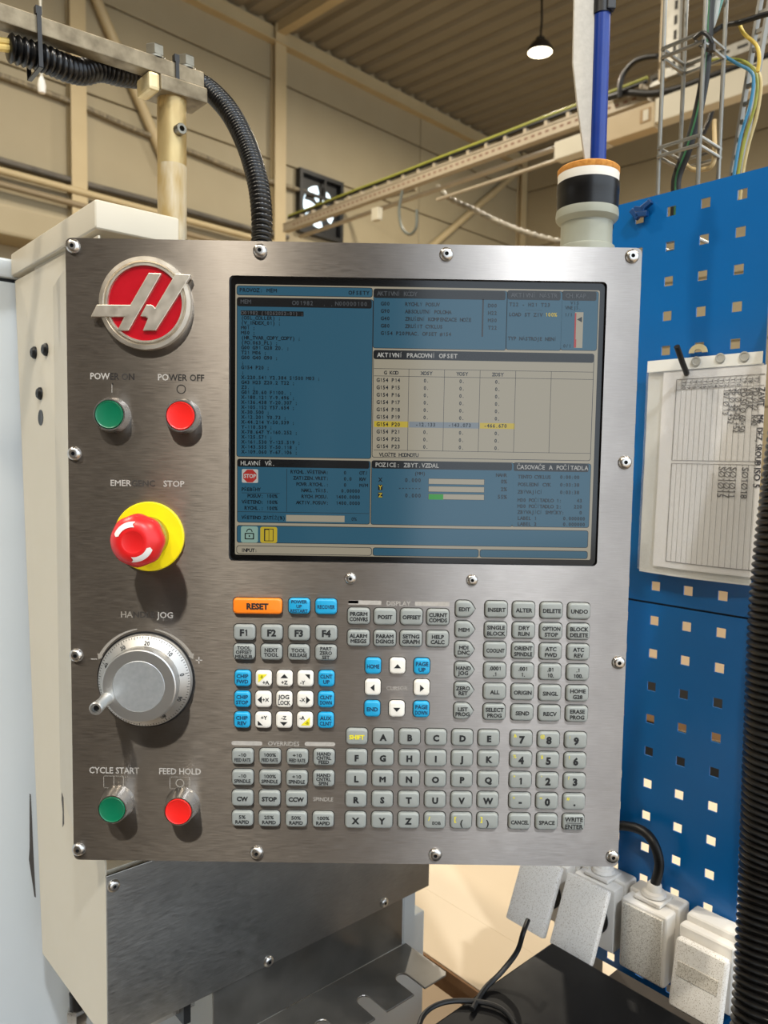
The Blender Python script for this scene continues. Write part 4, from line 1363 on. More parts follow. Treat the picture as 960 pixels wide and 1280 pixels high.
# ================================================================== TOOL BOARD
UPB = .831
vR, vL = .3335, .568
BLUEP = mat('tool_board_blue', (0, 94, 162), 0.3, 0, (2, 100, 170), scale=10, bump=.02, bscale=800)
cv = [.3655 + .0394 * i for i in range(5)]
def board(rows, z0, z1, label):
    a = .0053
    vs_ = [vR] + [x for c in cv for x in (c - a, c + a)] + [vL]
    zs_ = [z0] + [x for c in sorted(rows) for x in (c - a, c + a)] + [z1]
    mb = MB()
    nv, nz = len(vs_), len(zs_)
    th = .0018
    for layer in (0, 1):
        mb.v += [FG.P(UPB + th * layer, v, z) for z in zs_ for v in vs_]
    N = nv * nz
    idx = lambda i, j, l: l * N + j * nv + i
    hole = lambda i, j: i % 2 == 1 and j % 2 == 1 and i < nv - 1 and j < nz - 1
    for j in range(nz - 1):
        for i in range(nv - 1):
            q4 = (idx(i, j, 0), idx(i + 1, j, 0), idx(i + 1, j + 1, 0), idx(i, j + 1, 0))
            q5 = tuple(k_ + N for k_ in q4)
            if hole(i, j):
                for k_ in range(4):
                    mb.f.append((q4[k_], q4[(k_ + 1) % 4], q5[(k_ + 1) % 4], q5[k_]))
            else:
                mb.f.append(q4[::-1])
                mb.f.append(q5)
    for i in range(nv - 1):
        mb.f.append((idx(i, 0, 0), idx(i + 1, 0, 0), idx(i + 1, 0, 1), idx(i, 0, 1)))
        mb.f.append((idx(i, nz - 1, 0), idx(i, nz - 1, 1), idx(i + 1, nz - 1, 1), idx(i + 1, nz - 1, 0)))
    for j in range(nz - 1):
        mb.f.append((idx(0, j, 0), idx(0, j, 1), idx(0, j + 1, 1), idx(0, j + 1, 0)))
        mb.f.append((idx(nv - 1, j, 0), idx(nv - 1, j + 1, 0), idx(nv - 1, j + 1, 1), idx(nv - 1, j, 1)))
    # folded side flanges behind
    e = empty('tool_board', FG.P(UPB, (vR + vL) / 2, z0), label, 'tool board', 'blue square-hole tool boards')
    me, o = mb.mesh('perforated_sheet', BLUEP, 0)
    b2 = bmesh.new(); b2.from_mesh(me); bmesh.ops.recalc_face_normals(b2, faces=b2.faces); b2.to_mesh(me); b2.free()
    put('perforated_sheet', me, o, e)
    MB().fbox(FG, UPB + .002, UPB + .014, vL - .0018, vL, z0 + .002, z1 - .002).build('side_flange', BLUEP, e, 0)
    return e
c0 = CAM.z
zbT, zbS, zbB = .304 + c0, -.1665 + c0, -.632 + c0
bu = board([.2822 + c0 - .03895 * k_ for k_ in range(12)], zbS + .0012, zbT, 'upper blue square-hole tool board with a clear document sleeve hung on it')
blw = board([-.1872 + c0 - .0394 * k_ for k_ in range(12)], zbB, zbS - .0012, 'lower blue square-hole tool board above the white sockets')
MB().fbox(FG, UPB + .0025, UPB + .012, vR + .003, vL - .004, zbS - .012, zbS + .012).build('seam_strip', mat('seam_dark', (8, 26, 48), .6), bu, 0)
# torn cable tie on the top edge
tc = FG.atu(800, 262, UPB - .006)
tt = empty('cable_tie_stub', tc, 'crumpled dark blue cable tie on the top edge of the blue board', 'cable tie')
DBL = mat('dark_blue_plastic', (10, 60, 112), 0.4)
for i, (dx, dz, ang_) in enumerate(((0, 0, .3), (.008, .003, -.5), (-.006, -.004, .9), (.003, -.006, .1))):
    MB().box(tc + FG.v * -dx + Z * dz, FG.v * .007 * math.cos(ang_) + Z * .007 * math.sin(ang_), FG.u * .003, (Z * math.cos(ang_) - FG.v * math.sin(ang_)) * .003).build('tie_band', DBL, tt, 0, bevel=.0008)
# upright that carries the boards
UPR = mat('galvanised', (140, 138, 130), 0.4, 0.8, (156, 154, 147), scale=20)
post = MB()
post.fbox(FG, UPB + .0145, UPB + .04, vL - .05, vL - .02, -.66, zbT - .01)
tag(post.build('board_post', mat('dark_post', (44, 46, 48), .5), None, 0), 'dark upright post behind the blue tool boards', 'post')

# ---- document sleeve and sheet
US = UPB - .006
def sp(px, py, d=0.0):
    return FG.atu(px, py, US - d)
def s2(v, z, d=0.0):
    return FG.P(US - d, v, z)
sv0, sv1 = FG.uv(sp(812, 452))[1] + .0, FG.uv(sp(956, 440))[1]      # left, right edge
sz_1, sz_0 = sp(880, 446).z, sp(870, 719).z
def curl(v, z):
    """sheets bow a little off the board"""
    t = (v - sv1) / (sv0 - sv1)
    k_ = (sz_1 - z) / (sz_1 - sz_0)
    return .002 + .006 * k_ * math.sin(math.pi * min(1, max(0, t))) + .004 * k_
def sheet(name, v0, v1, z0, z1, m, extra, parent=None, nv=16, nz=24, wav=0.0):
    mb = MB()
    for l in (0, 1):
        for j in range(nz + 1):
            for i in range(nv + 1):
                v = v0 + (v1 - v0) * i / nv
                z = z0 + (z1 - z0) * j / nz
                d = curl(v, z) + extra + wav * math.sin(v * 170 + z * 61) * math.cos(z * 97 - v * 40)
                mb.v.append(s2(v, z, d - .0003 * l))
    N = (nv + 1) * (nz + 1)
    for j in range(nz):
        for i in range(nv):
            a = j * (nv + 1) + i
            q4 = (a, a + 1, a + nv + 2, a + nv + 1)
            mb.f.append(q4)
            mb.f.append(tuple(x + N for x in q4[::-1]))
    rim = [i for i in range(nv + 1)] + [j * (nv + 1) + nv for j in range(1, nz + 1)] + [nz * (nv + 1) + i for i in range(nv - 1, -1, -1)] + [j * (nv + 1) for j in range(nz - 1, 0, -1)]
    for a, b in zip(rim, rim[1:] + rim[:1]):
        mb.f.append((a, b, b + N, a + N))
    return mb
PAPER = mat('paper', (242, 242, 244), 0.7, 0, (246, 246, 248), scale=12)
ps = empty('paper_sheet', s2((sv0 + sv1) / 2, sz_0, 0), 'ruled white tool list sheet turned sideways inside the clear sleeve', 'paper')
pv0, pv1 = FG.uv(sp(838, 600))[1], sv1 - .004
pv0 = FG.uv(sp(826, 600))[1]
pz1, pz0 = sp(880, 462).z, sp(870, 712).z
sheet('sheet', pv0, pv1, pz0, pz1, PAPER, .0012).build('sheet', PAPER, ps, 60)
PL = mat('pencil_line', (120, 118, 120), 0.7)
PK = mat('pen_ink', (44, 46, 62), 0.7)
def dsheet(v, z, e=.0018):
    return s2(v, z, curl(v, z) + e)
ln = MB()
def pline(v0, z0, v1, z1, w_=.00025):
    n_ = 14
    d = Vector((v1 - v0, z1 - z0, 0)).normalized()
    nx, nz_ = -d.y * w_, d.x * w_
    for i in range(n_):
        a, b = i / n_, (i + 1) / n_
        pa, pb_ = (v0 + (v1 - v0) * a, z0 + (z1 - z0) * a), (v0 + (v1 - v0) * b, z0 + (z1 - z0) * b)
        ln.add([dsheet(pa[0] + nx, pa[1] + nz_), dsheet(pa[0] - nx, pa[1] - nz_), dsheet(pb_[0] - nx, pb_[1] - nz_), dsheet(pb_[0] + nx, pb_[1] + nz_)], [(0, 1, 2, 3)])
tv0 = FG.uv(sp(843, 600))[1]
tz1, tz0 = sp(880, 473).z, sp(870, 704).z
zmid = sp(880, 576).z
zhd = sp(880, 486).z
ncol = 16
for z_, w_ in ((tz1, .0004), (zhd, .00025), (zmid, .0003), (zmid - .0035, .0003), (tz0, .0005)):
    pline(tv0, z_, pv1 + .001, z_, w_)
cw_ = (tv0 - pv1) / ncol
for i in range(ncol):
    v_ = tv0 - i * cw_
    pline(v_, tz1, v_, zmid, .00045 if i == 0 else .0002)
    pline(v_, zmid - .0035, v_, tz0, .00045 if i == 0 else .0002)
ln.build('ruled_lines', PL, ps, 0)
hw = MB()
def vtext(body, v_, z_, h_, w_=1.0, target=hw, bo_=.016):
    """writing that runs downwards; each glyph laid on the bowed sheet"""
    tmp = MB()
    text(tmp, body, (0, 0, 0), (1, 0, 0), (0, 1, 0), h_, 'L', w_, bo_)
    tmp.v = [dsheet(v_ - p_.y, z_ - p_.x, .002) for p_ in tmp.v]
    target.add(tmp.v, tmp.f)
heads = MB()
for i in range(14):
    vtext('T%d' % (20 - i), tv0 - (i + 2.0 - .5) * cw_, tz1 - .0022, .0042, .9, heads)
heads.build('column_heads', PK, ps, 0)
for col, t1, t2 in ((15.5, 'ZÁVIT    M6  DÉZ, ŠROUB', 'ISO 5'), (14.5, 'PD Ø22  R40', ''), (13.5, 'VRTÁK', 'SØ1Ø18'), (12.5, 'PO.50 Ø 60×50', ''), (11.5, 'SP Ø 35-03 +52', 'SØ1Ø11'), (10.5, 'SP Ø 32 +52', 'SØ1Ø17'), (9.5, '107 Ø 13', 'SØ1Ø15')):
    vtext(t1, tv0 - col * cw_, zhd - .002, .0060, .80)
    if t2:
        vtext(t2, tv0 - col * cw_, zmid - .006, .0066, .95)
hw.build('handwriting', PK, ps, 0)
# clear sleeve
cm = bpy.data.materials.new('clear_sleeve')
cm.use_nodes = True
nt = cm.node_tree
for n_ in list(nt.nodes):
    nt.nodes.remove(n_)
outn = nt.nodes.new('ShaderNodeOutputMaterial')
tr = nt.nodes.new('ShaderNodeBsdfTransparent')
tr.inputs[0].default_value = (.985, .985, .985, 1)
gl = nt.nodes.new('ShaderNodeBsdfGlossy')
gl.inputs['Roughness'].default_value = .18
gl.inputs['Color'].default_value = (.95, .95, .95, 1)
df = nt.nodes.new('ShaderNodeBsdfDiffuse')
df.inputs['Color'].default_value = (.8, .8, .78, 1)
m1 = nt.nodes.new('ShaderNodeMixShader')
m2 = nt.nodes.new('ShaderNodeMixShader')
m1.inputs[0].default_value = .10
m2.inputs[0].default_value = .05
nzz = nt.nodes.new('ShaderNodeTexNoise')
nzz.inputs['Scale'].default_value = 45
bp = nt.nodes.new('ShaderNodeBump')
bp.inputs['Strength'].default_value = .6
bp.inputs['Distance'].default_value = .004
nt.links.new(nzz.outputs['Fac'], bp.inputs['Height'])
nt.links.new(bp.outputs['Normal'], gl.inputs['Normal'])
nt.links.new(tr.outputs[0], m1.inputs[1])
nt.links.new(gl.outputs[0], m1.inputs[2])
nt.links.new(m1.outputs[0], m2.inputs[1])
nt.links.new(df.outputs[0], m2.inputs[2])
nt.links.new(m2.outputs[0], outn.inputs[0])
ds = empty('document_sleeve', s2((sv0 + sv1) / 2, sz_0, 0), 'clear plastic punched sleeve hung on a bent pin on the blue board', 'sleeve')
sheet('front_film', sv0, sv1, sz_0, sz_1 - .012, None, .0030, wav=.0006).build('front_film', cm, ds, 60)
MILK = mat('milky_film', (220, 222, 220), 0.35, 0, (228, 230, 228), scale=40, bump=.2)
sheet('back_film', sv0, sv1, sz_0 - .003, sz_1 - .012, None, -.0016, wav=.0004).build('back_film', MILK, ds, 60)
BAND = mat('white_band', (232, 233, 230), 0.4, 0, (230, 231, 226), scale=60, bump=.1)
sheet('punched_band', sv0, sv1, sz_1 - .013, sz_1, None, .0022, nz=3).build('punched_band', BAND, ds, 60)
for px, py in ((873, 452), (903, 448), (933, 446)):
    pp = sp(px, py)
    v_ = FG.uv(pp)[1]
    c_ = dsheet(v_, pp.z, .0032)
    MB().lathe([(.0052, 0), (.0052, -.0006), (.0036, -.0006), (.0034, -.0002), (0, -.0002)], c_, FG.u, 20).build('punch_hole', mat('hole_grey', (170, 170, 164), .5), ds)
# hook and tab
hk = MB().tube(smoothpath([FG.atu(858, 470, UPB + .004), FG.atu(858, 466, UPB - .012), FG.atu(853, 453, UPB - .028), FG.atu(846, 433, UPB - .045)], 8), .0031, 14).build('bent_pin', BLACK, None)
tag(hk, 'black bent pin sticking out of the blue board through the sleeve', 'hook')
tbp = FG.atu(873, 441, UPB - .004)
tb = MB()
vs, fs = [], []
for i in range(17):
    t = math.pi * i / 16
    for rr in (.0045, .0105):
        vs.append((rr * math.cos(t), rr * math.sin(t) * .9))
n_ = len(vs)
for off in (0, .0015):
    for a, b in vs:
        tb.v.append(tbp + FG.v * a + Z * b - FG.u * off)
for i in range(16):
    a = 2 * i
    tb.f += [(a, a + 1, a + 3, a + 2), (n_ + a, n_ + a + 2, n_ + a + 3, n_ + a + 1), (a + 1, n_ + a + 1, n_ + a + 3, a + 3), (a, a + 2, n_ + a + 2, n_ + a)]
tag(tb.build('hanging_ring', mat('yellowed_plastic', (206, 192, 150), .5), None, 0), 'yellowed plastic half ring above the sleeve', 'ring')

# ================================================================== SOCKETS
SOCK = mat('dusty_white_plastic', (232, 229, 223), 0.5, 0, (238, 235, 230), scale=30)
def speckled(name, base, spk, scale=900, thr=.63):
    m = bpy.data.materials.new(name)
    m.use_nodes = True
    nt = m.node_tree
    b = nt.nodes['Principled BSDF']
    tc_ = nt.nodes.new('ShaderNodeTexCoord')
    nz_ = nt.nodes.new('ShaderNodeTexNoise')
    nz_.inputs['Scale'].default_value = scale
    nz_.inputs['Detail'].default_value = 2
    rp = nt.nodes.new('ShaderNodeValToRGB')
    rp.color_ramp.elements[0].position = thr - .05
    rp.color_ramp.elements[1].position = thr + .05
    rp.color_ramp.elements[0].color = (*lin(base), 1)
    rp.color_ramp.elements[1].color = (*lin(spk), 1)
    nt.links.new(tc_.outputs['Object'], nz_.inputs['Vector'])
    nt.links.new(nz_.outputs['Fac'], rp.inputs['Fac'])
    nt.links.new(rp.outputs['Color'], b.inputs['Base Color'])
    b.inputs['Roughness'].default_value = .55
    return m
LID = speckled('dusty_lid', (242, 240, 236), (170, 160, 146), 1000, .62)
LIDG = speckled('grimy_lid', (218, 214, 205), (150, 140, 124), 900, .58)
UF = UPB - .052
z3t = FG.atu(775, 1122, UF).z
z3b = FG.atu(770, 1207, UF).z
v3l, v3r = FG.uv(FG.atu(773, 1160, UF))[1], FG.uv(FG.atu(830, 1190, UF))[1]
wS = v3l - v3r
gap = FG.uv(FG.atu(714, 1101, UF))[1] - FG.uv(FG.atu(775, 1122, UF))[1]
def socket(v_r, kind, label, m):
    v_l = v_r + wS
    e = empty('power_socket', FG.P(UF + .03, (v_l + v_r) / 2, z3b), label, 'socket', 'white sockets on the lower blue board')
    MB().fbox(FG, UPB - .026, UPB - .0005, v_r - .003, v_l + .003, z3b + .004, z3t + .003).build('back_box', SOCK, e, 30, bevel=.004, bseg=3)
    if kind == 'open':
        MB().fbox(FG, UPB - .046, UPB - .026, v_r, v_l, z3b + .006, z3t).build('front_frame', SOCK, e, 30, bevel=.003, bseg=2)
        MB().lathe([(.021, -.0475), (.021, -.046), (0, -.046)], FG.P(UPB, (v_l + v_r) / 2, (z3b + z3t) / 2), FG.u, 28).build('socket_well', INK, e)
        # lid swung up and out from the top edge
        a = math.radians(24)
        dn = (-Z * math.cos(a) - FG.u * math.sin(a))
        nm_ = (-FG.u * math.cos(a) + Z * math.sin(a))
        hh = (z3t - z3b) * 1.0
        top = FG.P(UPB - .052, (v_l + v_r) / 2, z3t + .002)
        MB().box(top + dn * hh / 2 + nm_ * .004, FG.v * wS / 2, dn * hh / 2, nm_ * .005).build('hinged_lid', m, e, 30, bevel=.003, bseg=2)
    elif kind == 'box':
        MB().fbox(FG, UF + .003, UPB - .026, v_r, v_l, z3b, z3t).build('front_frame', SOCK, e, 30, bevel=.004, bseg=3)
        MB().fbox(FG, UF, UF + .004, v_r + .004, v_l - .004, z3b + .004, z3t - .004).build('lid_face', m, e, 30, bevel=.0015, bseg=2)
    else:
        MB().fbox(FG, UPB - .040, UPB - .026, v_r, v_l + .004, z3b + .004, z3t - .004).build('front_frame', SOCK, e, 30, bevel=.004, bseg=3)
        a = math.radians(10)
        dn = (-Z * math.cos(a) - FG.u * math.sin(a))
        nm_ = (-FG.u * math.cos(a) + Z * math.sin(a))
        hh = (z3t - z3b) * .88
        top = FG.P(UPB - .043, (v_l + v_r) / 2 + .001, z3t - .014)
        MB().box(top + dn * hh / 2 + nm_ * .004, FG.v * wS / 2, dn * hh / 2, nm_ * .006).build('hinged_lid', m, e, 30, bevel=.005, bseg=3)
        MB().box(top + dn * hh * .42 + nm_ * .0102, FG.v * wS * .40, dn * hh * .11, nm_ * .0006).build('label_window', LIDG, e, 0, bevel=.0005, bseg=1)
    return e
s3 = socket(v3r, 'box', 'closed grey-dusted white socket box with a cable gland on top', LIDG)
s2_ = socket(v3r + gap, 'open', 'white socket with its speckled lid hanging open beside the closed box', LID)
s1_ = socket(v3r + 2 * gap, 'open', 'end white socket with its lid hanging open over a thin black lead', LID)
s4_ = socket(v3r - gap * 1.06, 'window', 'white socket with a label window on its lid beside the black ribbed hose', LID)
def gland(v_c, sock, path, label):
    c = FG.P(UPB - .026, v_c, z3t + .003)
    MB().fbox(FG, UPB - .042, UPB - .010, v_c - .016, v_c + .016, z3t + .0015, z3t + .006).build('gland_base', SOCK, sock, 30, bevel=.0018, bseg=2)
    MB().lathe([(.014, .004), (.0125, .008), (.009, .0095), (.008, .016), (.0062, .018), (0, .018)], c, Z, 24).build('cable_gland', SOCK, sock)
    o = MB().tube(smoothpath([c + Z * .012] + path, 10), .0056, 14).build('power_cable', RUBBER, None)
    tag(o, label, 'cable', 'black cables entering the sockets')
g3 = v3r + wS / 2
gland(g3, s3, [FG.atu(824, 1080, UPB - .028), FG.atu(816, 1052, UPB - .028), FG.atu(800, 1037, UPB - .024), FG.atu(776, 1032, UPB - .02), FG.atu(752, 1034, UPB - .016)], 'thick black cable looping from the closed socket box behind the panel')
g2 = g3 + gap
gc = FG.P(UPB - .026, g2, z3t)
gland(g2, s2_, [gc + Z * .05, gc + Z * .10 + FG.v * .004, gc + Z * .15 + FG.v * .012], 'black cable rising from the open socket behind the panel corner')

# ================================================================== RIBBED HOSE (right)
rh = [at(967, 1335, -.04), at(972, 1280, -.03), at(979, 1090, .01), at(986, 900, .02), at(993, 740, .03), at(1008, 600, .04), at(1022, 500, .05), at(1034, 420, .06), at(1062, 300, .08), at(1110, 100, .10), at(1180, -250, .12), at(1260, -700, .14)]
hm = ribbed(rh, .0385, .0066, .09, 28)
tag(hm.build('ribbed_hose', HOSE, None, 60), 'thick black ribbed hose hanging beside the blue tool board', 'hose')

# ================================================================== BENCH BOARDS AND DESK
ZT = -.66
BOARDM = mat('pale_board', (222, 202, 172), 0.6, 0, (229, 209, 180), scale=6)
EDGE = mat('board_edge', (150, 110, 70), 0.7, 0, (126, 88, 54), scale=40)
bc = FG.uv(atz(600, 1237, ZT))
be = FG.uv(atz(525, 1187, ZT))
u_near = (bc[0] + be[0]) / 2
usplit = FG.uv(atz(570, 1133, ZT))[0]
wt = empty('work_table', FG.P(u_near + .5, bc[1] + .2, ZF), 'low work table topped with pale peach boards behind the tool rack', 'table')
ve0, ve1 = bc[1] - .9, be[1] + .6
MB().fbox(FG, u_near, usplit - .001, ve0, ve1, ZT - .012, ZT).build('top_board', BOARDM, wt, 0, bevel=.001)
MB().fbox(FG, usplit, usplit + .75, ve0, ve1, ZT - .0125, ZT - .001).build('top_board', BOARDM, wt, 0, bevel=.001)
MB().fbox(FG, u_near - .004, u_near - .0003, ve0, ve1, ZT - .016, ZT - .0015).build('edge_band', EDGE, wt, 0)
MB().fbox(FG, u_near + .02, usplit + .7, ve0 + .03, ve1 - .03, ZT - .06, ZT - .0135).build('apron', EDGE, wt, 0)
for a in (u_near + .05, usplit + .67):
    for b in (ve0 + .06, ve1 - .06):
        MB().fbox(FG, a - .025, a + .025, b - .025, b + .025, ZF, ZT - .06).build('leg', EDGE, wt, 0)
br = empty('beam_rack', FG.P(usplit + .95, .6, ZF), 'low rack of dark and brown beams seen through the lower tool board holes', 'rack')
UBR = usplit + .95
BRN = mat('brown_beam', (128, 98, 64), .7, 0, (110, 82, 52), scale=12)
for y0_, y1_, m_ in ((846, 876, INK), (884, 916, BRN), (926, 962, INK)):
    z1_, z0_ = FG.atu(860, y0_, UBR).z, FG.atu(860, y1_, UBR).z
    MB().fbox(FG, UBR, UBR + .06, -.3, 1.1, z0_, z1_).build('beam', m_, br, 0, bevel=.004)
for b in (-.25, 1.02):
    MB().fbox(FG, UBR + .0605, UBR + .11, b, b + .05, ZF, FG.atu(860, 846, UBR).z).build('post', BRN, br, 0)
ZD = -.47
dk = FG.uv(atz(690, 1178, ZD))
BLKTOP = mat('black_top', (8, 8, 9), 0.42, 0, (11, 11, 12), scale=14, rvar=.08, spec=.14)
dsk_ = empty('black_desk', FG.P(dk[0] - .2, dk[1] - .2, ZF), 'dusty black desk standing below the white sockets', 'desk')
MB().fbox(FG, dk[0] - .42, dk[0], dk[1] - .55, dk[1], ZD - .025, ZD).build('top', BLKTOP, dsk_, 0, bevel=.002)
MB().fbox(FG, dk[0] - .40, dk[0] - .02, dk[1] - .53, dk[1] - .02, ZF, ZD - .025).build('body', BLKTOP, dsk_, 0)
MB().fbox(FG, dk[0] + .001, dk[0] + .24, dk[1] - .60, dk[1] - .012, ZD - .11, ZD - .085).build('shade_ledge', mat('shaded_board_brown', (58, 48, 38), .6, 0, (40, 33, 27), scale=20), dsk_, 0)  # ledge added in dark brown for the shade below the tool board
# leads on the desk
o = MB().tube(smoothpath([atz(660, 1150, ZD + .055), atz(654, 1166, ZD + .05), atz(646, 1190, ZD + .03), atz(626, 1216, ZD + .012), atz(606, 1236, ZD + .004), atz(590, 1262, ZD + .004)], 10), .0028, 10).build('thin_lead', RUBBER, None)
tag(o, 'thin flat black lead hanging from the end socket lid', 'cable')
o = MB().tube(smoothpath([atz(520, 1300, ZD + .003), atz(530, 1268, ZD + .003), atz(556, 1253, ZD + .004), atz(596, 1252, ZD + .004), atz(628, 1262, ZD + .004), atz(650, 1290, ZD + .004)], 10), .0026, 10).build('coiled_lead', RUBBER, None)
tag(o, 'black lead curving over the near corner of the black desk', 'cable')

# ================================================================== WIRE CABLE LADDER BEHIND THE BOARD
WIREM = mat('zinc_wire', (146, 145, 139), 0.34, 0.9, (160, 159, 153), scale=60)
UW = .90
w1 = FG.uv(FG.atu(827, 120, UW)); w3 = FG.uv(FG.atu(877, 120, UW))
vA, vB = w1[1], w3[1]
UW2 = UW + .052
wb = empty('wire_cable_ladder', FG.P(UW + .026, (vA + vB) / 2, zbT - .12), 'vertical zinc wire cable basket rising behind the blue board', 'cable basket')
zlo, zhi = zbT - .12, FG.atu(835, -60, UW).z
for (a, b) in ((UW, vA), (UW, vB), (UW2, vA), (UW2, vB)):
    MB().tube([FG.P(a, b, zlo), FG.P(a, b, zhi)], .0026, 10).build('upright_wire', WIREM, wb)
zr = [FG.atu(830, 62, UW).z, FG.atu(824, 186, UW).z]
dz_ = zr[0] - zr[1]
for z_ in (zr[0] + dz_, zr[0], zr[1], zr[1] - dz_):
    for o_ in (0, -.0105):
        lp_ = [(UW - .003, vA), (UW - .003, vB), (UW2 + .003, vB), (UW2 + .003, vA)]
        for i in range(4):
            (a, b), (c, d) = lp_[i], lp_[(i + 1) % 4]
            MB().tube([FG.P(a, b, z_ + o_), FG.P(c, d, z_ + o_)], .0023, 8).build('rung_wire', WIREM, wb)
def cable(pts, r, m, name, label, group=None, n=10):
    o = MB().tube(smoothpath(pts, n), r, 10).build(name, m, None)
    return tag(o, label, 'cable', group)
UM = UW + .028
GRNB = mat('green_stripe', (44, 104, 62), 0.5)
cpts = [FG.atu(906, -40, UM), FG.atu(893, 20, UM), FG.atu(889, 50, UM), FG.atu(880, 100, UM), FG.atu(870, 150, UM), FG.atu(858, 190, UM), FG.atu(846, 222, UM), FG.atu(838, 250, UM), FG.atu(830, 290, UM)]
def inside(p_):
    u_, v_ = FG.uv(p_)
    return FG.P(u_, min(max(v_, vB + .0096), vA - .0096), p_.z)
cpts = [inside(p_) for p_ in cpts]
bc_ = empty('striped_cable', cpts[-1], 'thick black cable with a green stripe inside the wire basket', 'cable')
MB().tube(smoothpath(cpts, 10), .0062, 14).build('sheath', RUBBER, bc_)
MB().tube(smoothpath([p_ - FG.u * .0056 - FG.v * .0022 for p_ in cpts], 10), .0012, 6).build('stripe', GRNB, bc_)
GREYC = mat('grey_cable', (170, 176, 174), 0.4)
cable([FG.atu(900, -20, UM + .008), FG.atu(892, 25, UM + .008), FG.atu(885, 40, UM + .008)], .004, GREYC, 'grey_cable', 'pale grey cable inside the top of the wire basket')
cable([FG.atu(909, -20, UM + .012), FG.atu(896, 20, UM + .012), FG.atu(890, 36, UM + .012)], .002, mat('teal_cable', (110, 160, 150), .4), 'green_cable', 'thin grey-green cable inside the top of the wire basket')
tz = FG.atu(879, 48, UM - .02)
tg = empty('cable_tie', tz, 'black cable tie knotted round the wire basket corner', 'cable tie')
MB().tube(smoothpath([FG.atu(868, 48, UW - .006), FG.atu(878, 41, UW - .01), FG.atu(886, 46, UW - .008), FG.atu(891, 58, UW - .004), FG.atu(884, 62, UW + .006), FG.atu(870, 52, UW + .012)], 6), .0024, 8).build('tie_band', BLACK, tg)
MB().box(FG.atu(890, 60, UW - .008), FG.v * .003, FG.u * .003, Z * .004).build('tie_head', BLACK, tg, 0)
BGC = mat('beige_cable', (196, 170, 120), 0.45)
cable([FG.atu(868, 165, UW + .045), FG.atu(855, 196, UW + .045), FG.atu(862, 210, UW + .045), FG.atu(878, 212, UW + .045), FG.atu(892, 202, UW + .045), FG.atu(893, 150, UW + .05)], .0028, BGC, 'beige_cable', 'beige cable loop hanging inside the lower wire basket')
# coloured wires dropping behind the board on the right
UX = .98
YELC = mat('yellow_wire', (206, 178, 70), 0.45)
BLUC = mat('blue_wire', (56, 128, 168), 0.45)
YGC = mat('yellow_green_wire', (150, 152, 62), 0.45)
CRC = mat('cream_wire', (192, 176, 126), 0.45)
cable([FG.atu(905, 70, UX), FG.atu(922, 80, UX), FG.atu(937, 88, UX), FG.atu(942, 100, UX), FG.atu(938, 130, UX), FG.atu(926, 170, UX), FG.atu(918, 215, UX), FG.atu(912, 250, UX)], .0020, BLUC, 'blue_wire', 'sky blue wire in the bundle dropping behind the blue board')
cable([FG.atu(880, 76, UX + .012), FG.atu(908, 74, UX + .008), FG.atu(932, 78, UX + .006), FG.atu(946, 96, UX + .006), FG.atu(944, 130, UX + .006), FG.atu(932, 170, UX + .006), FG.atu(923, 215, UX + .006), FG.atu(918, 250, UX + .006)], .0020, YGC, 'green_yellow_wire', 'yellow-green wire in the bundle dropping behind the blue board')
cable([FG.atu(890, 80, UX + .016), FG.atu(915, 79, UX + .012), FG.atu(940, 84, UX + .01), FG.atu(951, 100, UX + .01), FG.atu(947, 140, UX + .01), FG.atu(936, 180, UX + .01), FG.atu(929, 215, UX + .01), FG.atu(925, 250, UX + .01)], .0020, CRC, 'cream_wire', 'cream wire in the bundle dropping behind the blue board')
cable([FG.atu(923, 27, UX - .01), FG.atu(930, 42, UX - .01), FG.atu(945, 56, UX - .01), FG.atu(949, 72, UX - .01), FG.atu(947, 90, UX - .01)], .0022, YELC, 'yellow_wire', 'loose short yellow wire end above the wire bundle')
cable([FG.atu(980, 12, UX - .02), FG.atu(950, 20, UX - .02), FG.atu(925, 28, UX - .02), FG.atu(905, 32, UX - .01), FG.atu(888, 42, UX - .02)], .0032, RUBBER, 'black_cable', 'black cable crossing from the wire basket to the right')
# perforated steel upright behind the wires
pu = empty('slotted_upright', FG.P(UX + .03, FG.uv(FG.atu(918, 222, UX + .03))[1], zbT - .1), 'thin slotted grey steel upright behind the wire bundle', 'upright')
q0, q1 = FG.atu(915, 250, UX + .03), FG.atu(960, -20, UX + .03)
dq = (q1 - q0).normalized()
for off in (-.006, .006):
    MB().box((q0 + q1) / 2 + FG.v * off, dq * (q1 - q0).length / 2, FG.v * .0016, FG.u * .005).build('rail', UPR, pu, 0)
for i in range(12):
    MB().box(q0.lerp(q1, (i + .5) / 12), dq * .0025, FG.v * .006, FG.u * .002).build('web', UPR, pu, 0)

# ================================================================== CABLE TRAY, TRUNKING
UT = 5.2
def tp(px, py, d=0.0):
    return FG.atu(px, py, UT + d)
TRAY = mat('tray_paint', (160, 148, 126), 0.5, 0.1, (170, 158, 137), scale=8)
ztr = tp(720, 150).z
tvL, tvR = 7.6, FG.uv(tp(812, 108, 0))[1] + .012
ty = empty('cable_tray', FG.P(UT, 4.0, ztr), 'long perforated beige cable tray hung under the roof', 'cable tray')
MB().fbox(FG, UT - .002, UT + .002, tvR, tvL, ztr - .045, ztr + .045).build('side_rail', TRAY, ty, 0)
MB().fbox(FG, UT + .002, UT + .07, tvR, tvL, ztr - .045, ztr - .041).build('tray_floor', TRAY, ty, 0)
MB().fbox(FG, UT + .07, UT + .074, tvR, tvL, ztr - .045, ztr + .045).build('side_rail', TRAY, ty, 0)
MB().fbox(FG, UT - .008, UT - .0025, tvR, tvL, ztr - .048, ztr - .034).build('rail_lip', TRAY, ty, 0)
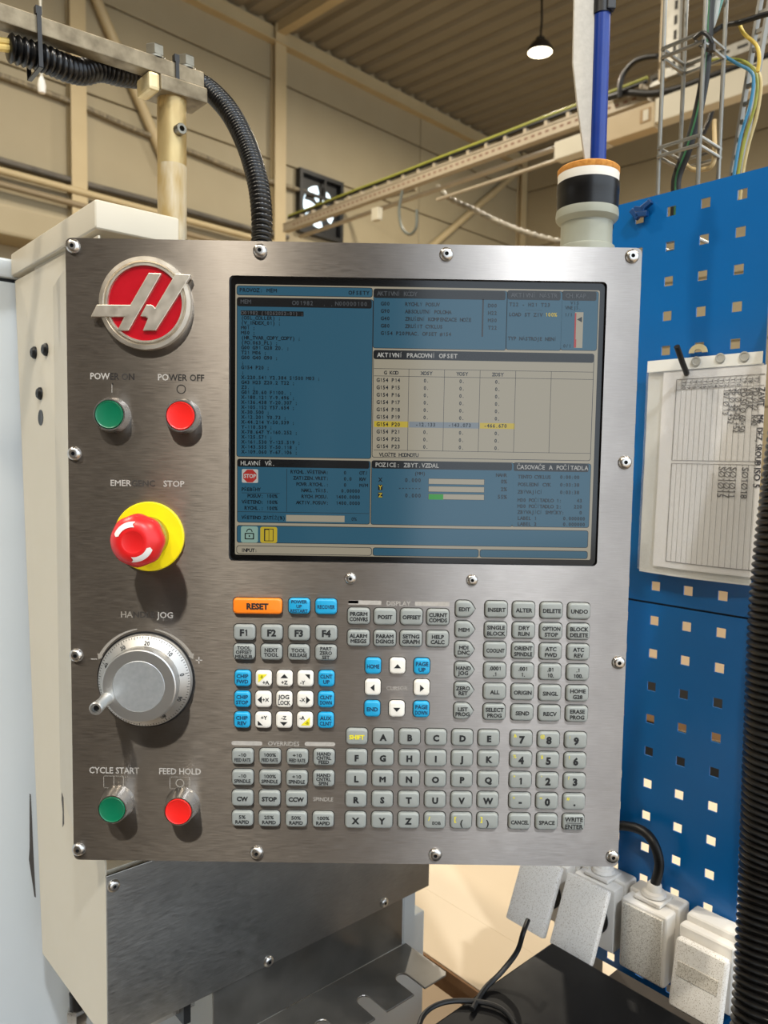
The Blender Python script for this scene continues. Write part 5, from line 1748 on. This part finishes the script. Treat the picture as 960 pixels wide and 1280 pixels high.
MB().fbox(FG, UT - .008, UT - .0025, tvR, tvL, ztr + .034, ztr + .048).build('rail_lip', TRAY, ty, 0)
slm = MB()
i = 0
v_ = tvR + .02
while v_ < 7.4:
    slm.fbox(FG, UT - .0028, UT - .0022, v_, v_ + .035, ztr - .012, ztr + .006)
    v_ += .07
so = slm.build('tray_slots', mat('slot_shadow', (120, 88, 70), .8), ty, 0)
so['kind'] = 'stuff'
v_ = tvR + .04
while v_ < 7.4:
    MB().fbox(FG, UT + .0, UT + .04, v_, v_ + .03, ztr + .045, ztr + .085).build('clip', TRAY, ty, 0)
    v_ += .21
nt_ = 14
for cz_, m_, nm_, lb, r_ in ((.085 + .0265 + .0125, YGC, 'green_yellow_cable', 'yellow-green earth cable lying along the beige cable tray', .012), (.085 + .0135, RUBBER, 'black_cable', 'black cable lying along the beige cable tray', .0135)):
    pts = [FG.P(UT + .02 + .003 * math.sin(j * 1.7), tvR + .02 + (tvL - .1 - tvR) * j / nt_, ztr + cz_) for j in range(nt_ + 1)]
    cable(pts, r_, m_, nm_, lb)
# conduit rods below the tray
for px, py, nm_, lb, r_ in ((560, 232, 'conduit', 'thin beige conduit running below the cable tray', .022), (600, 232, 'conduit', 'lower thin beige conduit running below the cable tray', .014)):
    z_ = tp(px, py, .1).z
    va_, vb_ = (3.4, 7.4) if r_ > .02 else (3.4, 5.2)
    o = MB().tube([FG.P(UT + .1, va_, z_), FG.P(UT + .1, vb_, z_)], r_, 10).build(nm_, TRAY, None)
    tag(o, lb, 'conduit')
# trunking lengths
def trunk(x0, yt0, yb0, x1, m, label, va=None):
    a, b = FG.uv(tp(x0, yt0, -.12))[1], FG.uv(tp(x1, yt0, -.12))[1]
    a = a if va is None else va
    zt_, zb_ = tp(x0, yt0, -.12).z, tp(x0, yb0, -.12).z
    e = empty('cable_trunking', FG.P(UT - .1, (a + b) / 2, zb_), label, 'trunking', 'cable trunking lengths under the tray')
    MB().fbox(FG, UT - .12, UT - .01, min(a, b), max(a, b), zb_, zt_).build('trunking_body', m, e, 0, bevel=.006)
    return e, a, b, zb_, zt_
CREAMT = mat('cream_trunking', (190, 184, 164), 0.5, 0, (197, 191, 172), scale=5)
TANT = mat('tan_trunking', (168, 150, 116), 0.5, 0, (176, 158, 125), scale=5)
e, a, b, zb_, zt_ = trunk(693, 178, 200, 757, CREAMT, 'cream trunking length behind the milky strip')
e, a, b, zb_, zt_ = trunk(758, 148, 178, 818, TANT, 'tan trunking length beside the blue tube', b - .001)
MB().fbox(FG, UT - .124, UT - .12, b + .03, b + .11, zb_ + .05, zt_ - .03).build('access_slot', mat('trunk_slot', (150, 122, 80), .6), e, 0)
MB().fbox(FG, UT - .127, UT - .124, b + .045, b + .085, zb_ + .06, zt_ - .04).build('slot_cover', CREAMT, e, 0)
e, a, b, zb_, zt_ = trunk(820, 123, 153, 985, CREAMT, 'cream trunking length behind the wire basket', b - .001)
# steel tray pieces and hanger above the trunking
zs_t = tp(830, 100, .05).z
st = empty('perforated_tray', FG.P(UT + .1, 2.4, zs_t), 'galvanised perforated tray above the cream trunking', 'cable tray')
vS0, vS1 = FG.uv(tp(812, 108, 0))[1], FG.uv(tp(990, 40, 0))[1]
MB().fbox(FG, UT + .0, UT + .004, vS1, vS0, zs_t - .04, zs_t + .04).build('side_rail', UPR, st, 0)
MB().fbox(FG, UT + .004, UT + .3, vS1, vS0, zs_t - .04, zs_t - .036).build('tray_floor', UPR, st, 0)
sm_ = MB()
v_ = vS1 + .03
while v_ < vS0 - .08:
    sm_.fbox(FG, UT - .001, UT - .0001, v_, v_ + .07, zs_t - .008, zs_t + .012)
    v_ += .12
so = sm_.build('tray_slots', mat('dark_slot', (60, 58, 54), .8), st, 0)
so['kind'] = 'stuff'
hv = FG.uv(tp(842, 60, -.02))[1]
hg = empty('strut_hanger', FG.P(UT + .02, hv, zs_t), 'galvanised slotted strut hanging from the roof to the tray', 'strut')
MB().fbox(FG, UT - .042, UT - .0012, hv - .045, hv + .045, zs_t - .036, ZC + .02).build('strut', UPR, hg, 0)
z_ = zs_t
sm_ = MB()
while z_ < ZC - .1:
    sm_.fbox(FG, UT - .0435, UT - .0421, hv - .030, hv - .008, z_, z_ + .06)
    z_ += .10
so = sm_.build('strut_slots', mat('dark_slot', (60, 58, 54), .8), hg, 0)
so['kind'] = 'stuff'
MB().fbox(FG, UT - .042, UT - .0012, hv + .0455, hv + .095, zs_t - .036, ZC + .02).build('side_channel', TANT, hg, 0)
cable([tp(822, 70, -.1), tp(806, 72, -.1), tp(792, 78, -.1), tp(780, 92, -.1), tp(775, 108, -.1), tp(775, 122, -.1)], .018, RUBBER, 'arched_cable', 'black cable arching down to the tan trunking')
cable([tp(760, 122, -.05), tp(785, 116, -.05), tp(815, 117, -.05), tp(850, 110, -.05), tp(900, 92, -.05), tp(990, 60, -.05)], .024, RUBBER, 'bundled_cable', 'dark cable bundle lying on top of the trunking')
cable([tp(893, 130, .1), tp(887, 150, .1), tp(879, 168, .1)], .014, RUBBER, 'drooping_cable', 'dark cable drooping below the cream trunking')
# flexible segmented conduit hanging towards the right
fx_ = [tp(546, 232, .3), tp(562, 248, .3), tp(592, 262, .3), tp(622, 277, .3), tp(655, 290, .3), tp(690, 300, .3), tp(730, 306, .3)]
fo = ribbed(fx_, .026, .085, .45, 10)
tag(fo.build('segmented_conduit', mat('segment_grey', (96, 92, 80), .5, .1, (150, 142, 124), scale=8), None, 60), 'grey segmented flexible conduit sagging from the tray', 'conduit')
cable([tp(503, 238, -.1), tp(499, 262, -.1), tp(502, 284, -.1), tp(512, 293, -.1), tp(520, 284, -.1), tp(521, 262, -.1)], .014, mat('olive_cable', (96, 100, 92), .5), 'looped_cable', 'dull green cable loop hanging under the cable tray')
bx = tp(471, 268, -.1)
tag(MB().box(bx, FG.v * .05, FG.u * .03, Z * .06).build('junction_box', CREAMT, None, 0, bevel=.006), 'small cream junction box hanging under the cable tray', 'box')

# ================================================================== WALL RUNS (left) AND FAN
def wp(px, py, d=.06):
    return FH.atv(px, py, WV - d)
CBL = mat('wall_bundle', (88, 80, 64), 0.6, 0, (150, 138, 112), scale=9, stretch=(4, 4, 1), contrast=.2)
cable([wp(-40, 78), wp(0, 94), wp(60, 116), wp(110, 136), wp(160, 158), wp(210, 178), wp(260, 198), wp(310, 218), wp(370, 236), wp(420, 252), wp(465, 250, .4), wp(520, 236, 1.0)], .026, CBL, 'wall_cable_bundle', 'upper cable bundle sagging along the main wall')
cable([wp(-40, 188), wp(0, 200), wp(100, 228), wp(200, 254), wp(310, 285), wp(360, 297)], .03, mat('dark_pipe', (80, 76, 70), .5, .3, (110, 104, 94), scale=6), 'dark_wall_pipe', 'dark pipe with cables running along the main wall')
o = MB().tube([wp(-60, 197, .1), wp(360, 309, .1)], .035, 12).build('pale_wall_pipe', COLP, None)
tag(o, 'pale pipe running just below the dark wall pipe', 'pipe')
o = MB().tube([wp(-60, 214, .1), wp(300, 310, .1)], .03, 12).build('brown_wall_pipe', mat('brown_pipe', (134, 118, 90), .5), None)
tag(o, 'lowest brown pipe running along the main wall', 'pipe')
# duct at lower left
o = MB().fbox(FH, -1.0, FH.uv(wp(95, 260, .3))[0], WV - .4, WV, wp(40, 300, .4).z, wp(40, 262, .4).z).build('wall_duct', WALLP, None, 0, bevel=.03)
tag(o, 'broad beige duct on the main wall above the machine', 'duct')
# pull cord
pz = [FG.P(0, 0, 0)]
c0_, c1_ = at(52, -30, 2.2), at(52, 100, 2.2)
cdx = empty('pull_cord', c1_, 'thin white pull cord with a small weight hanging on the left', 'cord')
ctop = Vector((c1_.x, c1_.y, ZC + .02))
MB().tube([c1_, ctop], .004, 8).build('cord', mat('white_cord', (206, 200, 184), .6), cdx)
MB().lathe([(0, -.05), (.012, -.045), (.014, -.02), (.010, .0), (.005, .012), (0, .012)], c1_, Z, 14).build('weight', KEYWHITE, cdx)
# extractor fan set in the wall
fc = wp(397, 252, .0)
fu = FH.uv(fc)[0]
fw0, fw1 = FH.uv(wp(369.5, 250, 0))[0], FH.uv(wp(424, 250, 0))[0]
fz1, fz0 = wp(395, 220, 0).z, wp(397, 298, 0).z
fe = empty('extractor_fan', FH.P(fu, WV - .03, fz0), 'black square extractor fan with daylight between its blades on the far wall', 'fan')
FBK = mat('fan_black', (14, 13, 12), 0.5)
t_ = .05
for (a, b, c, d) in ((fw0, fw1, fz1 - t_, fz1), (fw0, fw1, fz0, fz0 + t_), (fw0, fw0 + t_, fz0 + t_, fz1 - t_), (fw1 - t_, fw1, fz0 + t_, fz1 - t_)):
    MB().fbox(FH, a, b, WV - .09, WV - .001, c, d).build('frame_side', FBK, fe, 0)
fcz = (fz0 + fz1) / 2
fcu = (fw0 + fw1) / 2
rf = min(fw1 - fw0, fz1 - fz0) / 2 - .04
DAY = mat('daylight_opening', (225, 245, 255), 0.6, emit=2.2)
cen = FH.P(fcu, WV - .012, fcz)
MB().fbox(FH, fw0 + t_, fw1 - t_, WV - .012, WV - .002, fz0 + t_, fz1 - t_).build('shroud', FBK, fe, 0)
MB().lathe([(0, .0), (rf * .78, .0), (rf * .78, .004), (0, .004)], cen - FH.v * .010, FH.v, 40).build('opening', DAY, fe)
MB().lathe([(0, -.06), (.05, -.06), (.07, -.04), (.07, -.015), (0, -.015)], cen, FH.v, 20).build('hub', FBK, fe)
for i in range(5):
    t = math.radians(20 + 72 * i)
    L = []
    for r_, da in ((.05, -.55), (rf * .5, -.5), (rf * .80, -.42), (rf * .80, .15), (rf * .5, .06), (.05, .3)):
        L.append(cen - FH.v * (.03 + .01 * da) + FH.u * r_ * math.cos(t + da) + Z * r_ * math.sin(t + da))
    MB().prism(L, FH.v * .006).build('blade', FBK, fe, 0)
MB().fbox(FH, fcu - rf * .95, fcu + rf * .95, WV - .085, WV - .075, fcz + .10, fcz + .13).build('motor_bracket', FBK, fe, 0)
MB().fbox(FH, fcu + .04, fcu + .07, WV - .085, WV - .075, fz0 + t_, fz1 - t_).build('motor_bracket', FBK, fe, 0)
